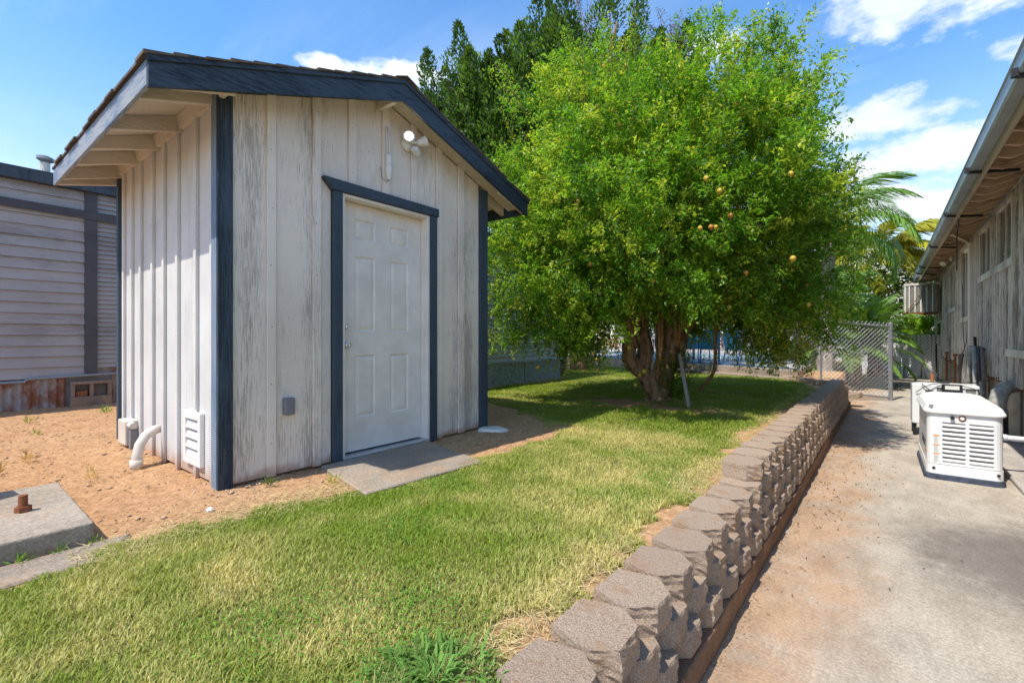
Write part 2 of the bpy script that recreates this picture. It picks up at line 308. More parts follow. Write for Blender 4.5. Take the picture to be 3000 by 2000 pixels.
# ------------------------------------------------------------------ geometry helpers
OFF = {}
def off_of(p): return OFF.get(p.name, Vector((0, 0, 0))) if p else Vector((0, 0, 0))
def setp(o, label=None, cat=None, group=None, kind=None):
    if label: o['label'] = label
    if cat: o['category'] = cat
    if group: o['group'] = group
    if kind: o['kind'] = kind
    return o
def thing(name, loc, label, cat, group=None, rz=0.0, local=False, kind=None):
    o = bpy.data.objects.new(name, None); COL.objects.link(o); o.location = loc; o.rotation_euler = (0, 0, rz); o.empty_display_size = 0.1
    OFF[o.name] = Vector((0, 0, 0)) if local else Vector(loc)
    return setp(o, label, cat, group, kind)
def child(name, me, parent, loc=(0, 0, 0), rot=(0, 0, 0), scale=None, label=None, kind=None):
    o = bpy.data.objects.new(name, me); COL.objects.link(o); o.location = loc; o.rotation_euler = rot
    if scale is not None: o.scale = scale
    if parent: o.parent = parent; OFF[o.name] = off_of(parent)
    return setp(o, label, None, None, kind)
class MB:
    def __init__(s): s.v = []; s.f = []
    def add(s, vs, fs):
        b = len(s.v); s.v += [tuple(p) for p in vs]; s.f += [tuple(i+b for i in f) for f in fs]; return s
    def box(s, x0, x1, y0, y1, z0, z1):
        return s.add([(x0, y0, z0), (x1, y0, z0), (x1, y1, z0), (x0, y1, z0), (x0, y0, z1), (x1, y0, z1), (x1, y1, z1), (x0, y1, z1)],
                     [(0, 3, 2, 1), (4, 5, 6, 7), (0, 1, 5, 4), (1, 2, 6, 5), (2, 3, 7, 6), (3, 0, 4, 7)])
    def obox(s, c, h, mat):
        vs = [Vector(c) + mat @ Vector((sx*h[0], sy*h[1], sz*h[2])) for sz in (-1, 1) for sx, sy in ((-1, -1), (1, -1), (1, 1), (-1, 1))]
        return s.add(vs, [(0, 3, 2, 1), (4, 5, 6, 7), (0, 1, 5, 4), (1, 2, 6, 5), (2, 3, 7, 6), (3, 0, 4, 7)])
    def beam(s, a, b, w, t, up=(0, 0, 1)):
        a = Vector(a); b = Vector(b); d = (b-a); L = d.length; d.normalize(); sd = d.cross(Vector(up)); sd.normalize(); u = sd.cross(d)
        return s.obox((a+b)/2, (w/2, L/2, t/2), Matrix((sd, d, u)).transposed())
    def prism(s, poly, axis, a, b):
        n = len(poly); mk = {'x': lambda p, q: (q, p[0], p[1]), 'y': lambda p, q: (p[0], q, p[1]), 'z': lambda p, q: (p[0], p[1], q)}[axis]
        ar = sum(poly[i][0]*poly[(i+1) % n][1]-poly[(i+1) % n][0]*poly[i][1] for i in range(n))
        if ar < 0: poly = poly[::-1]
        vs = [mk(p, a) for p in poly] + [mk(p, b) for p in poly]
        fl = (axis == 'y') != (b < a)
        fs = [tuple(range(n))[::-1], tuple(range(n, 2*n))] + [(i, (i+1) % n, n+(i+1) % n, n+i) for i in range(n)]
        if fl: fs = [f[::-1] for f in fs]
        return s.add(vs, fs)
    def tube(s, pts, r, seg=8, cap=True, noise=0.0, rnd=None):
        pts = [Vector(p) for p in pts]; n = len(pts); rs = r if isinstance(r, (list, tuple)) else [r]*n
        ref = None; base = len(s.v); rings = []
        for i, p in enumerate(pts):
            d = (pts[min(i+1, n-1)]-pts[max(i-1, 0)]); d = d.normalized() if d.length > 1e-9 else Vector((0, 0, 1))
            if ref is None: ref = Vector((0, 0, 1)) if abs(d.z) < 0.9 else Vector((1, 0, 0))
            u = d.cross(ref).normalized(); w = u.cross(d); ref = w
            for k in range(seg):
                a = 2*pi*k/seg; rr = rs[i]*(1+(noise*(rnd.random()-0.5) if noise else 0)); q = p + (u*cos(a)+w*sin(a))*rr; s.v.append(tuple(q))
        for i in range(n-1):
            for k in range(seg):
                a = base+i*seg+k; b = base+i*seg+(k+1) % seg; s.f.append((a, b, b+seg, a+seg))
        if cap: s.f.append(tuple(base+k for k in range(seg))[::-1]); s.f.append(tuple(base+(n-1)*seg+k for k in range(seg)))
        return s
    def lathe(s, prof, c, axis, seg=16):
        c = Vector(c); ax = Vector(axis).normalized(); ref = Vector((0, 0, 1)) if abs(ax.z) < 0.9 else Vector((1, 0, 0)); u = ax.cross(ref).normalized(); w = ax.cross(u)
        base = len(s.v)
        for t, r in prof:
            for k in range(seg): a = 2*pi*k/seg; s.v.append(tuple(c+ax*t+(u*cos(a)+w*sin(a))*max(r, 1e-5)))
        for i in range(len(prof)-1):
            for k in range(seg): a = base+i*seg+k; b = base+i*seg+(k+1) % seg; s.f.append((a, a+seg, b+seg, b))
        s.f.append(tuple(base+k for k in range(seg))); s.f.append(tuple(base+(len(prof)-1)*seg+k for k in range(seg))[::-1])
        return s
    def mesh(s, name, mat, off=Vector((0, 0, 0)), smooth=False):
        me = bpy.data.meshes.new(name); me.from_pydata([tuple(Vector(p)-off) for p in s.v], [], s.f); me.update()
        me.materials.append(M[mat] if isinstance(mat, str) else mat)
        if smooth: me.polygons.foreach_set('use_smooth', [True]*len(me.polygons))
        return me
    def build(s, name, mat, parent=None, label=None, cat=None, group=None, kind=None, smooth=False, bev=0.0, loc=None):
        if parent is None:
            L = Vector(loc) if loc is not None else Vector((0, 0, 0))
            me = s.mesh(name, mat, L, smooth); o = bpy.data.objects.new(name, me); COL.objects.link(o); o.location = L; OFF[o.name] = L
        else:
            me = s.mesh(name, mat, off_of(parent), smooth); o = child(name, me, parent)
        if bev:
            m = o.modifiers.new('bevel', 'BEVEL'); m.width = bev; m.segments = 2 if bev > 0.008 else 1; m.limit_method = 'ANGLE'; m.angle_limit = radians(40)
        return setp(o, label, cat, group, kind)
def fast_mesh(name, V, F, mat, col=None, smooth=False):
    """V (n,3), F (m,k) faces of equal size, or list of such arrays"""
    me = bpy.data.meshes.new(name); Fs = F if isinstance(F, list) else [F]
    V = np.asarray(V, dtype=np.float32); me.vertices.add(len(V)); me.vertices.foreach_set('co', V.ravel())
    li = np.concatenate([f.ravel() for f in Fs]).astype(np.int32); lt = np.concatenate([np.full(len(f), f.shape[1]) for f in Fs]).astype(np.int32)
    ls = np.concatenate([[0], np.cumsum(lt)[:-1]]).astype(np.int32)
    me.loops.add(len(li)); me.loops.foreach_set('vertex_index', li); me.polygons.add(len(lt)); me.polygons.foreach_set('loop_start', ls); me.polygons.foreach_set('loop_total', lt)
    if smooth: me.polygons.foreach_set('use_smooth', np.ones(len(lt), dtype=bool))
    me.update(calc_edges=True)
    if col is not None:
        ca = me.color_attributes.new('Col', 'FLOAT_COLOR', 'POINT'); c4 = np.ones((len(V), 4), dtype=np.float32); c4[:, :3] = col; ca.data.foreach_set('color', c4.ravel())
    me.materials.append(M[mat]); return me
_lat = RNG.random((256, 256)).astype(np.float32)
def vnoise(x, y, s):
    x = np.asarray(x)*s+57.3; y = np.asarray(y)*s+91.7; xi = np.floor(x).astype(int); yi = np.floor(y).astype(int); fx = x-xi; fy = y-yi; fx = fx*fx*(3-2*fx); fy = fy*fy*(3-2*fy)
    g = lambda a, b: _lat[a % 256, b % 256]
    return (g(xi, yi)*(1-fx)+g(xi+1, yi)*fx)*(1-fy)+(g(xi, yi+1)*(1-fx)+g(xi+1, yi+1)*fx)*fy
def inpoly(px, py, poly):
    r = np.zeros(px.shape, bool); n = len(poly)
    for i in range(n):
        x0, y0 = poly[i]; x1, y1 = poly[(i+1) % n]
        if y0 == y1: continue
        c = ((y0 > py) != (y1 > py)) & (px < (x1-x0)*(py-y0)/(y1-y0)+x0); r ^= c
    return r
def sst(a, b, x): t = np.clip((x-a)/(b-a), 0, 1); return t*t*(3-2*t)

# ------------------------------------------------------------------ terrain
LAWN = [(-2.68, -6), (-2.70, .2), (-2.80, .58), (-2.72, .84), (-2.75, 1.11), (-2.76, 1.32), (-2.66, 1.64), (-2.62, 1.95), (-2.55, 2.29), (-2.46, 2.7), (-2.43, 3.13), (-2.5, 3.6), (-2.58, 4.12), (-3.0, 4.3), (-3.5, 4.75),
        (-4.2, 5.1), (-5.72, 5.5), (-5.75, 9.6), (-6.6, 9.9), (-9.2, 15.0), (-4.5, 13.1), (-1.6, 11.65), (-1.0, 10.3), (-.86, 8.56), (-1.0, 6.26), (-1.03, 4.83), (-.95, 3.81), (-.89, 3.07), (-.93, 2.19), (-.94, 1.55), (-.92, 1.2), (-.95, 0.9), (-.93, -6)]
def wall_x(y): return -0.585+0.0135*(y-2.0)
def ground_z(x, y):
    z = 0.388+0.055*sst(3.0, 7.5, y)*sst(-4.0, -1.5, x)
    z = z+(vnoise(x, y, 1.1)-.5)*0.02+(vnoise(x, y, 4.5)-.5)*0.010
    return z
def lawn_amt(x, y):
    """1 inside the lawn, 0 on bare soil, with a ragged rim and thin patches"""
    jx = (vnoise(x, y, 5.0)-.5)*0.22+(vnoise(x+9, y, 17)-.5)*0.10; jy = (vnoise(x, y+31, 5.0)-.5)*0.22+(vnoise(x, y+7, 17)-.5)*0.10
    a = inpoly(x+jx, y+jy, LAWN).astype(float)
    d = np.hypot((x+2.95)/1.0, (y-6.35)/0.62); a *= sst(0.45, 1.0, d+(vnoise(x, y, 6)-.5)*0.7)
    d = np.hypot((x+2.1)/0.55, (y-6.1)/0.35); a *= sst(0.5, 1.1, d+(vnoise(x, y, 7)-.5)*0.7)
    d = np.hypot((x+3.15)/0.75, (y-4.35)/0.32); a *= sst(0.5, 1.1, d+(vnoise(x, y, 5)-.5)*0.8)
    return a
def axis_pts(lo, hi, a, b, step, grow=1.25):
    m = list(np.arange(a, b+step/2, step)); s = step; x = a; L = []
    while x > lo: s *= grow; x -= s; L.append(max(x, lo))
    s = step; x = b; R = []
    while x < hi: s *= grow; x += s; R.append(min(x, hi))
    return np.array(L[::-1]+m+R)
xs = axis_pts(-55, -0.70, -10.5, -0.74, 0.045); ys = axis_pts(-8, 70, -0.6, 13.0, 0.045)
GX, GY = np.meshgrid(xs, ys, indexing='ij'); GZ = ground_z(GX, GY)
soilm = 1-lawn_amt(GX, GY)
GZ = GZ + soilm*((vnoise(GX, GY, 14)-.5)*0.014+(vnoise(GX, GY, 31)-.5)*0.008)
gut = np.abs(GX+4.25+0.5*(GY-0.9)+(vnoise(GX, GY, 2.2)-.5)*0.25); GZ -= 0.02*np.exp(-(gut/0.05)**2)*sst(-1, 0.3, GY)*(GY < 3)
drop = (GX > -0.82) & (GY > 10.9); GZ = np.where(drop, GZ, GZ)
nx, ny = GX.shape; idx = np.arange(nx*ny).reshape(nx, ny)
F = np.stack([idx[:-1, :-1], idx[1:, :-1], idx[1:, 1:], idx[:-1, 1:]], -1).reshape(-1, 4)
V = np.stack([GX, GY, GZ], -1).reshape(-1, 3)
near_wall = np.exp(-((GX+1.0)/0.22)**2); strawm = np.clip(near_wall*1.0+0.25*(vnoise(GX, GY, 1.3) > 0.55), 0, 1)
strawm = np.clip(strawm+0.5*np.exp(-((GX+2.95)/0.22)**2), 0, 1)
colr = np.stack([lawn_amt(GX, GY), strawm, 0*GX], -1).reshape(-1, 3)
# skirt down behind the retaining wall
edge = V[idx[-1]]; sk = edge.copy(); sk[:, 2] = -0.3; b0 = len(V); V2 = np.vstack([V, sk]); e = idx[-1]; s2 = np.arange(b0, b0+ny)
F2 = np.stack([e[:-1], s2[:-1], s2[1:], e[1:]], -1); colr2 = np.vstack([colr, np.zeros((ny, 3))])
me = fast_mesh('ground', V2, np.vstack([F, F2]), 'soil', colr2, True)
ground = bpy.data.objects.new('ground', me); COL.objects.link(ground); setp(ground, 'orange bare soil and thin lawn soil of the raised yard', kind='structure')
far = MB(); far.add([(-420, -420, -0.16), (420, -420, -0.16), (420, 420, -0.16), (-420, 420, -0.16)], [(0, 1, 2, 3)])
me = far.mesh('terrain', 'soil'); ca = me.color_attributes.new('Col', 'FLOAT_COLOR', 'POINT')
for i in range(4): ca.data[i].color = (0.3, 0.5, 0, 1)
o = bpy.data.objects.new('terrain', me); COL.objects.link(o); setp(o, 'flat soil running out to the horizon', kind='structure')

# concrete path in slabs
path = thing('path', (0.4, 2, 0), 'stained concrete path between the block wall and the old house', None, kind='structure'); del path['label']
path['label'] = 'stained concrete path between the block wall and the old house'
for (a, b) in ((-8, 9.5), (9.512, 12.9), (12.912, 40)):
    s = MB(); s.box(-0.74, 1.62, a, b, -0.12, 0.0)
    s.build('slab', 'path_concrete', path, bev=0.006)
s = MB(); s.box(-0.73, 1.61, -7.9, 39.9, -0.15, -0.014); s.build('bedding', 'soil', path)
s = MB(); s.box(0.98, 1.62, 5.2, 8.45, 0.001, 0.035); s.build('equipment_strip', 'deck_concrete', path, bev=0.006)

# ------------------------------------------------------------------ retaining wall
def block_mesh(seed, L=0.268, D=0.225, H=0.105):
    """smooth top, back and sides; the front is split rock: three facets, roughened"""
    rnd = random.Random(seed); fw = L*rnd.uniform(.19, .27); ch = rnd.uniform(.060, .078); cL = ch+rnd.uniform(-.012, .012); cR = ch+rnd.uniform(-.012, .012)
    key = [(-cR, L*0.497), (rnd.uniform(-.006, .008), fw), (rnd.uniform(-.006, .008), -fw), (-cL, -L*0.497)]
    fr = []
    for i in range(3):
        for k in range(4 if i != 1 else 4): t = k/4; fr.append((key[i][0]*(1-t)+key[i+1][0]*t, key[i][1]*(1-t)+key[i+1][1]*t))
    fr.append(key[3]); pts = [(-D, -L*0.36), (-D, L*0.36)]+fr; n = len(pts); lev = [0, .12, .28, .44, .60, .76, .90, 1.0]; vs = []; fs = []; big = [rnd.uniform(-.012, .014) for _ in range(24)]
    for j, l in enumerate(lev):
        for i, (x, y) in enumerate(pts):
            dx = dy = 0
            if i >= 2:
                e = .35 if (i in (2, n-1)) else 1.0
                k = (.009 if 0 < j < 7 else .003)*e
                dx = (rnd.random()-0.5)*k+(.005*e*math.sin(pi*l) if 0 < j < 7 else 0)+big[(i*2+j//2) % 24]*.12*e*(0 if j in (0, 7) else 1); dy = (rnd.random()-0.5)*0.010*e
            vs.append((x+dx, y+dy, l*H))
    J = len(lev)-1
    for j in range(J):
        for i in range(n): a = j*n+i; b = j*n+(i+1) % n; fs.append((a, a+n, b+n, b))
    ct = len(vs); vs.append((-D*0.5, 0, H+0.0005))
    for i in range(n): fs.append((J*n+i, ct, J*n+(i+1) % n))
    fs.append(tuple(range(n)))
    me = bpy.data.meshes.new('block'); me.from_pydata(vs, [], fs); me.materials.append(M['wall_block']); me.update()
    return me
BL = [block_mesh(100+i) for i in range(9)]
rw = thing('retaining_wall', (-0.6, 3.0, 0), 'low retaining wall of staggered split-face concrete blocks between lawn and path', 'retaining wall')
R = random.Random(5); CH = 0.1065; K0 = 0.122
for c in range(4):
    y = -2.2+(0.137 if c % 2 else 0)
    while y < 10.95:
        if c == 3 and y < 3.18: y += 0.274; continue
        if c < 3 or True:
            x = wall_x(y)+.020-0.020*c + R.uniform(-0.006, 0.006)
            if 0.5 < y < 1.9 and c == 2: x += 0.004
            child('block', BL[R.randrange(9)], rw, Vector((x, y, K0+CH*c))-off_of(rw), (R.uniform(-.008, .008), R.uniform(-.01, .01), math.atan(-0.0135)+R.uniform(-0.045, 0.045)), (1, R.uniform(0.97, 1.01), 1.0))
        y += 0.274
for i in range(3):
    f = i/2; x = -0.93-0.66*f*0.9; y = 10.45+0.85*f*0.9
    child('block', BL[i], rw, Vector((x, y, 0.445))-off_of(rw), (0, 0, radians(-130)), (1, 1.25, 0.95))
for i in range(2):
    child('block', BL[i+4], rw, Vector((-0.60+0.22*i, 11.18, 0.30-0.12*i))-off_of(rw), (0, 0, radians(-80)), (1, 1.1, 1.0))
k = MB(); N = 40; poly = [(wall_x(y)+0.030+(R.random()-.5)*0.006, y) for y in np.linspace(-2.3, 11.2, N)]
k.prism([(-0.73, -2.3)]+poly+[(-0.73, 11.2)], 'z', -0.02, K0-0.004); k.build('footing', 'kerb_concrete', rw, bev=0.006)

# ------------------------------------------------------------------ shed
YR = 2.475
def ztop(y): return 3.465-0.352*abs(y-YR)
def zw(y): return ztop(y)-0.090
shed = thing('garden_shed', (-3.3, 1.2, 0.39), 'small cream board and batten shed with navy trim and a gable roof', 'shed')
def gable_poly(y0, y1, zb):
    p = [(y0, zb), (y1, zb), (y1, zw(y1))]
    if y0 < YR < y1: p.append((YR, zw(YR)))
    return p+[(y0, zw(y0))]
# inner shell
m = MB(); m.prism([(1.26, .36), (2.02, .36), (2.02, 2.55), (2.98, 2.55), (2.98, .36), (3.72, .36), (3.72, zw(3.72)), (YR, zw(YR)), (1.26, zw(1.26))], 'x', -3.38, -3.337)
m.build('wall_sheathing', 'kerb_concrete', shed)
m = MB(); m.box(-5.70, -3.38, 1.237, 1.26, .36, zw(1.26)); m.build('wall_sheathing', 'kerb_concrete', shed)
m = MB(); m.box(-5.70, -3.32, 3.70, 3.74, .40, zw(3.74)); m.build('side_wall', 'siding_paint', shed)
m = MB(); m.prism(gable_poly(1.24, 3.72, .40), 'x', -5.74, -5.70); m.build('rear_wall', 'siding_paint', shed)
bat = [(1.49, 1.55), (1.82, 1.885), (2.12, 2.19), (2.44, 2.51), (2.75, 2.81), (3.055, 3.125), (3.345, 3.43)]
edges = [1.27]+[(a+b)/2 for a, b in bat]+[3.665]
for i in range(len(edges)-1):
    a, b = edges[i]+0.002, edges[i+1]-0.002
    if 1.9 < b and a < 3.04:      # cut round the doorway
        if a < 1.975: 
            m = MB(); m.prism([(a, .405), (1.975, .405), (1.975, 2.52), (b, 2.52), (b, zw(b)), (a, zw(a))], 'x', -3.337, -3.320)
        elif b > 3.045:
            m = MB(); m.prism([(3.045, .405), (b, .405), (b, zw(b)), (a, zw(a)), (a, 2.52), (3.045, 2.52)], 'x', -3.337, -3.320)
        else:
            p = [(a, 2.52), (b, 2.52), (b, zw(b))]+([(YR, zw(YR))] if a < YR < b else [])+[(a, zw(a))]
            m = MB(); m.prism(p, 'x', -3.337, -3.320)
    else:
        m = MB(); m.prism(gable_poly(a, b, .405+R.uniform(-.004, .008)), 'x', -3.337, -3.320)
    m.build('board', 'siding_paint', shed, bev=0.002)
for a, b in bat:
    zb = .395+R.uniform(0, .01) if not (1.9 < (a+b)/2 < 3.0) else 2.575
    m = MB(); m.prism(gable_poly(a, b, zb), 'x', -3.3160, -3.296); m.build('batten', 'batten_paint', shed, bev=0.003)
# left side
sb = [-5.54, -5.28, -5.01, -4.68, -4.40, -4.09, -3.72]
ed = [-5.68]+[v-0.022 for v in sb]+[-3.405]
for i in range(len(ed)-1):
    m = MB(); m.box(ed[i]+.002, ed[i+1]-.002, 1.220, 1.237, .39+R.uniform(0, .015), zw(1.22)); m.build('board', 'siding_paint_clean', shed, bev=0.002)
for i, v in enumerate(sb):
    if i == 6:
        m = MB(); m.box(v-.046, v, 1.196, 1.2195, .86, zw(1.2)+.02); m.build('batten', 'siding_paint_clean', shed, bev=0.003)
        m = MB(); m.box(v-.046, v, 1.196, 1.2195, .36, .475); m.build('batten', 'siding_paint_clean', shed, bev=0.003)
    else:
        m = MB(); m.box(v-.046, v, 1.196, 1.2195, .37+R.uniform(0, .02), zw(1.2)+.02); m.build('batten', 'siding_paint_clean', shed, bev=0.003)
m = MB(); m.box(-3.475, -3.405, 1.196, 1.2195, .36, zw(1.2)); m.build('corner_batten', 'siding_paint_clean', shed, bev=0.003)
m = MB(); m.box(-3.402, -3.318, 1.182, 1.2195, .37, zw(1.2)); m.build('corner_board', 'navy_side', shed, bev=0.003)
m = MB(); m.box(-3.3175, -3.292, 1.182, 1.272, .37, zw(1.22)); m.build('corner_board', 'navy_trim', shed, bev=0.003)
m = MB(); m.box(-5.745, -5.685, 1.19, 1.225, .37, zw(1.2)); m.build('corner_board', 'navy_trim', shed, bev=0.003)
m = MB(); m.box(-3.337, -3.295, 3.668, 3.785, .37, zw(3.78)); m.build('corner_board', 'navy_trim', shed, bev=0.003)
# roof
X0, X1 = -5.82, -3.06
for sgn in (-1, 1):
    ye = YR+sgn*1.69
    m = MB(); m.prism([(YR, ztop(YR)-.012), (ye, ztop(ye)-.012), (ye, ztop(ye)-.030), (YR, ztop(YR)-.030)], 'x', X0+.02, X1-.032); m.build('roof_deck', 'soffit_paint', shed)
    m = MB(); yb = YR+sgn*1.71
    m.prism([(YR, ztop(YR)), (yb, ztop(yb)), (yb, ztop(yb)-.165), (YR, ztop(YR)-.172)], 'x', X1-.030, X1); f = m.build('rake_fascia', 'navy_fascia', shed, bev=0.003)
    m = MB(); m.prism([(YR, ztop(YR)+.006), (yb+sgn*.01, ztop(yb)+.003), (yb+sgn*.01, ztop(yb)-.030), (YR, ztop(YR)-.030)], 'x', X1+.0005, X1+.014); m.build('drip_moulding', 'navy_fascia', shed, bev=0.002)
    yf = (YR+sgn*1.71, YR+sgn*1.685); m = MB()
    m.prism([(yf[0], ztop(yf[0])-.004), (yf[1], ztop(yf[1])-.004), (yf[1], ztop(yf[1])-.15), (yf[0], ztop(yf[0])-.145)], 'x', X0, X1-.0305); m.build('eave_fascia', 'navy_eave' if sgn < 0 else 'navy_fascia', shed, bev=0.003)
    for i in range(6):
        a = YR+sgn*(0.012+i*0.278); b = YR+sgn*(0.012+(i+1)*0.278-.004)
        m = MB(); m.prism([(a, ztop(a)-.070), (b, ztop(b)-.070), (b, ztop(b)-.088), (a, ztop(a)-.088)], 'x', -3.312, X1-.031); m.build('soffit_board', 'soffit_paint', shed)
    for c in range(13):
        s0 = 1.725-c*0.137; s1 = max(s0-0.20, 0.0); ya, yc = YR+sgn*s0, YR+sgn*s1; m = MB(); x = X0-.02
        while x < X1+.02:
            x2 = min(x+0.22+R.uniform(-.04, .04), X1+.024+R.uniform(-.006, .008)); t = 0.012+R.random()*0.006; j = R.uniform(-.008, .012)*sgn
            zA, zC = ztop(ya)+.003, ztop(yc)+.003
            m.prism([(ya+j, zA), (ya+j, zA+t+.004), (yc, zC+t*.3), (yc, zC)], 'x', x, x2-.003); x = x2
            if x2 > X1: break
        m.build('shingle_course', 'shingle', shed)
m = MB(); x = X0-.02
while x < X1:
    x2 = x+.24; w = .11
    m.prism([(YR-w, ztop(YR-w)+.018), (YR, ztop(YR)+.026), (YR+w, ztop(YR+w)+.018), (YR, ztop(YR)+.012)], 'x', x, min(x2, X1+.03)+.01); x = x2-.004
m.build('ridge_cap', 'shingle', shed)
for X in (-3.40, -4.05, -4.58, -5.09, -5.66):
    for sgn in (-1, 1):
        a = YR+sgn*1.26; b = YR+sgn*1.684
        m = MB(); m.prism([(a, ztop(a)-.031), (b, ztop(b)-.031), (b, ztop(b)-.125), (a, ztop(a)-.150)], 'x', X-.02, X+.02); m.build('rafter', 'soffit_paint', shed, bev=0.003)
for sgn in (-1, 1):
    a = YR+sgn*1.26; b = YR+sgn*1.684
    m = MB(); m.prism([(a, ztop(a)-.031), (b, ztop(b)-.031), (b, ztop(b)-.150), (a, ztop(a)-.20)], 'x', -5.80, -5.76); m.build('rafter', 'soffit_paint', shed, bev=0.003)
    m = MB(); m.prism([(a, ztop(a)-.0305), (b, ztop(b)-.0305), (b, ztop(b)-.148), (a, ztop(a)-.175)], 'x', -3.128, -3.092); m.build('rafter', 'soffit_paint', shed, bev=0.003)
xe = [-3.13, -3.42, -4.07, -4.60, -5.11, -5.68]
for i in range(5):
    m = MB(); m.prism([(1.17, ztop(1.17)-.032), (1.218, ztop(1.218)-.032), (1.218, 2.885), (1.19, 2.885)], 'x', xe[i+1]+.042, xe[i]-.022 if i else xe[i]-.0); m.build('frieze_board', 'soffit_paint', shed)
m = MB(); m.box(-3.30, -3.092, 2.385, 2.425, 3.262, 3.335); m.build('lookout', 'soffit_paint', shed, bev=0.002)
# door trim
m = MB(); m.prism([(1.978, .40), (2.05, .40), (2.05, 2.488), (1.978, 2.488)], 'x', -3.3195, -3.272); m.build('door_trim', 'navy_trim', shed, bev=0.003)
m = MB(); m.prism([(2.952, .40), (3.035, .40), (3.035, 2.488), (2.952, 2.488)], 'x', -3.3195, -3.272); m.build('door_trim', 'navy_trim', shed, bev=0.003)
m = MB(); m.prism([(1.965, 2.49), (3.05, 2.49), (3.05, 2.565), (1.885, 2.575)], 'x', -3.3195, -3.262); m.build('door_head_trim', 'navy_trim', shed, bev=0.003)
for (a, b, c, d) in ((2.05, 2.075, .42, 2.487), (2.925, 2.951, .42, 2.487), (2.076, 2.924, 2.462, 2.487)):
    m = MB(); m.box(-3.43, -3.285, a, b, c, d); m.build('door_jamb', 'door_paint', shed, bev=0.002)
m = MB(); m.box(-3.44, -3.275, 2.0505, 2.9505, .395, .418); m.build('threshold', 'alu_sill', shed, bev=0.003)
xf = -3.385; dy0, dy1, dz0, dz1 = 2.078, 2.922, .432, 2.458
cols = [(2.225, 2.425), (2.580, 2.782)]; rows = [(.70, 1.215), (1.41, 2.03), (2.17, 2.335)]
door = MB()
door.box(xf-.04, xf-.012, dy0, dy1, dz0, dz1)
ysb = [dy0, cols[0][0], cols[0][1], cols[1][0], cols[1][1], dy1]
for a, b in ((0, 1), (2, 3), (4, 5)): door.box(xf-.0119, xf, ysb[a], ysb[b], dz0, dz1)
zr = [dz0, .70, 1.215, 1.41, 2.03, 2.17, 2.335, dz1]
for a in (0, 2, 4, 6):
    for (p, q) in cols: door.box(xf-.0119, xf, p+.0001, q-.0001, zr[a], zr[a+1])
dr = door.build('door', 'door_paint', shed)
for (p, q) in cols:
    for (r, s) in rows:
        m = MB(); g = .013; g2 = .030; o_ = xf-.0005; i_ = xf-.0115; c_ = xf-.002
        R0 = [(o_, p, r), (o_, q, r), (o_, q, s), (o_, p, s)]; R1 = [(i_, p+g, r+g), (i_, q-g, r+g), (i_, q-g, s-g), (i_, p+g, s-g)]; R2 = [(c_, p+g2+g, r+g2+g), (c_, q-g2-g, r+g2+g), (c_, q-g2-g, s-g2-g), (c_, p+g2+g, s-g2-g)]
        m.add(R0+R1+R2, [(k, (k+1) % 4, 4+(k+1) % 4, 4+k) for k in range(4)]+[(4+k, 4+(k+1) % 4, 8+(k+1) % 4, 8+k) for k in range(4)]+[(8, 9, 10, 11)])
        m.build('panel', 'door_paint', dr)
m = MB(); m.lathe([(0, .032), (.006, .032), (.008, .013), (.035, .012), (.040, .024), (.052, .029), (.064, .026), (.070, .018), (.071, .009), (.066, .008)], (xf, 2.128, 1.30), (1, 0, 0), 20); m.build('knob', 'chrome', dr, smooth=True)
m = MB(); m.lathe([(0, .030), (.010, .030), (.022, .024), (.030, .020), (.031, .011), (.026, .009)], (xf, 2.128, 1.452), (1, 0, 0), 20); m.build('deadbolt', 'chrome', dr, smooth=True)
# louvre vent in the left side
vt = MB(); vx0, vx1, vz0, vz1 = -3.945, -3.62, .475, .845; yv = 1.190
vt.box(vx0, vx0+.045, yv, 1.2195, vz0, vz1).box(vx1-.045, vx1, yv, 1.2195, vz0, vz1).box(vx0+.0451, vx1-.0451, yv, 1.2195, vz0, vz0+.04).box(vx0+.0451, vx1-.0451, yv, 1.2195, vz1-.055, vz1)
v = vt.build('vent_frame', 'white_plastic', shed, bev=0.003)
m = MB(); m.box(vx0+.045, vx1-.045, 1.213, 1.2190, vz0+.04, vz1-.055); m.build('vent_back', 'dark_void', v)
for i in range(4):
    z = vz0+.045+i*.068
    m = MB(); m.prism([(1.192, z), (1.195, z), (1.2125, z+.050), (1.2095, z+.054), (1.192, z+.006)], 'x', vx0+.046, vx1-.046); m.build('slat', 'white_plastic', v)

m = MB()
def nail(x, y, z, ax):
    m.lathe([(0, .0042), (.0012, .0038)], (x, y, z), ax, 6)
for (a, b) in bat+[(2.0, 2.03), (2.98, 3.01), (1.21, 1.25), (3.70, 3.75)]:
    for z in np.arange(.62, 3.1, .405):
        yc = (a+b)/2+R.uniform(-.008, .008); z = z+R.uniform(-.03, .03)
        if z > zw(yc)-.05 or (1.9 < yc < 3.05 and z < 2.62 and not (abs(yc-2.015) < .02 or abs(yc-2.995) < .02)): continue
        if 1.9 < yc < 3.05 and z > 2.45 and (abs(yc-2.015) < .02 or abs(yc-2.995) < .02): continue
        nail(-3.2725 if (abs(yc-2.015) < .02 or abs(yc-2.995) < .02) else (-3.2925 if yc < 1.27 or yc > 3.68 else -3.2965), yc, z, (1, 0, 0))
for v_ in sb:
    for z in np.arange(.95, 2.8, .45): nail(v_-.023+R.uniform(-.008, .008), 1.1965, z+R.uniform(-.03, .03), (0, -1, 0))
m.build('nail_heads', 'rust', shed, kind='stuff')
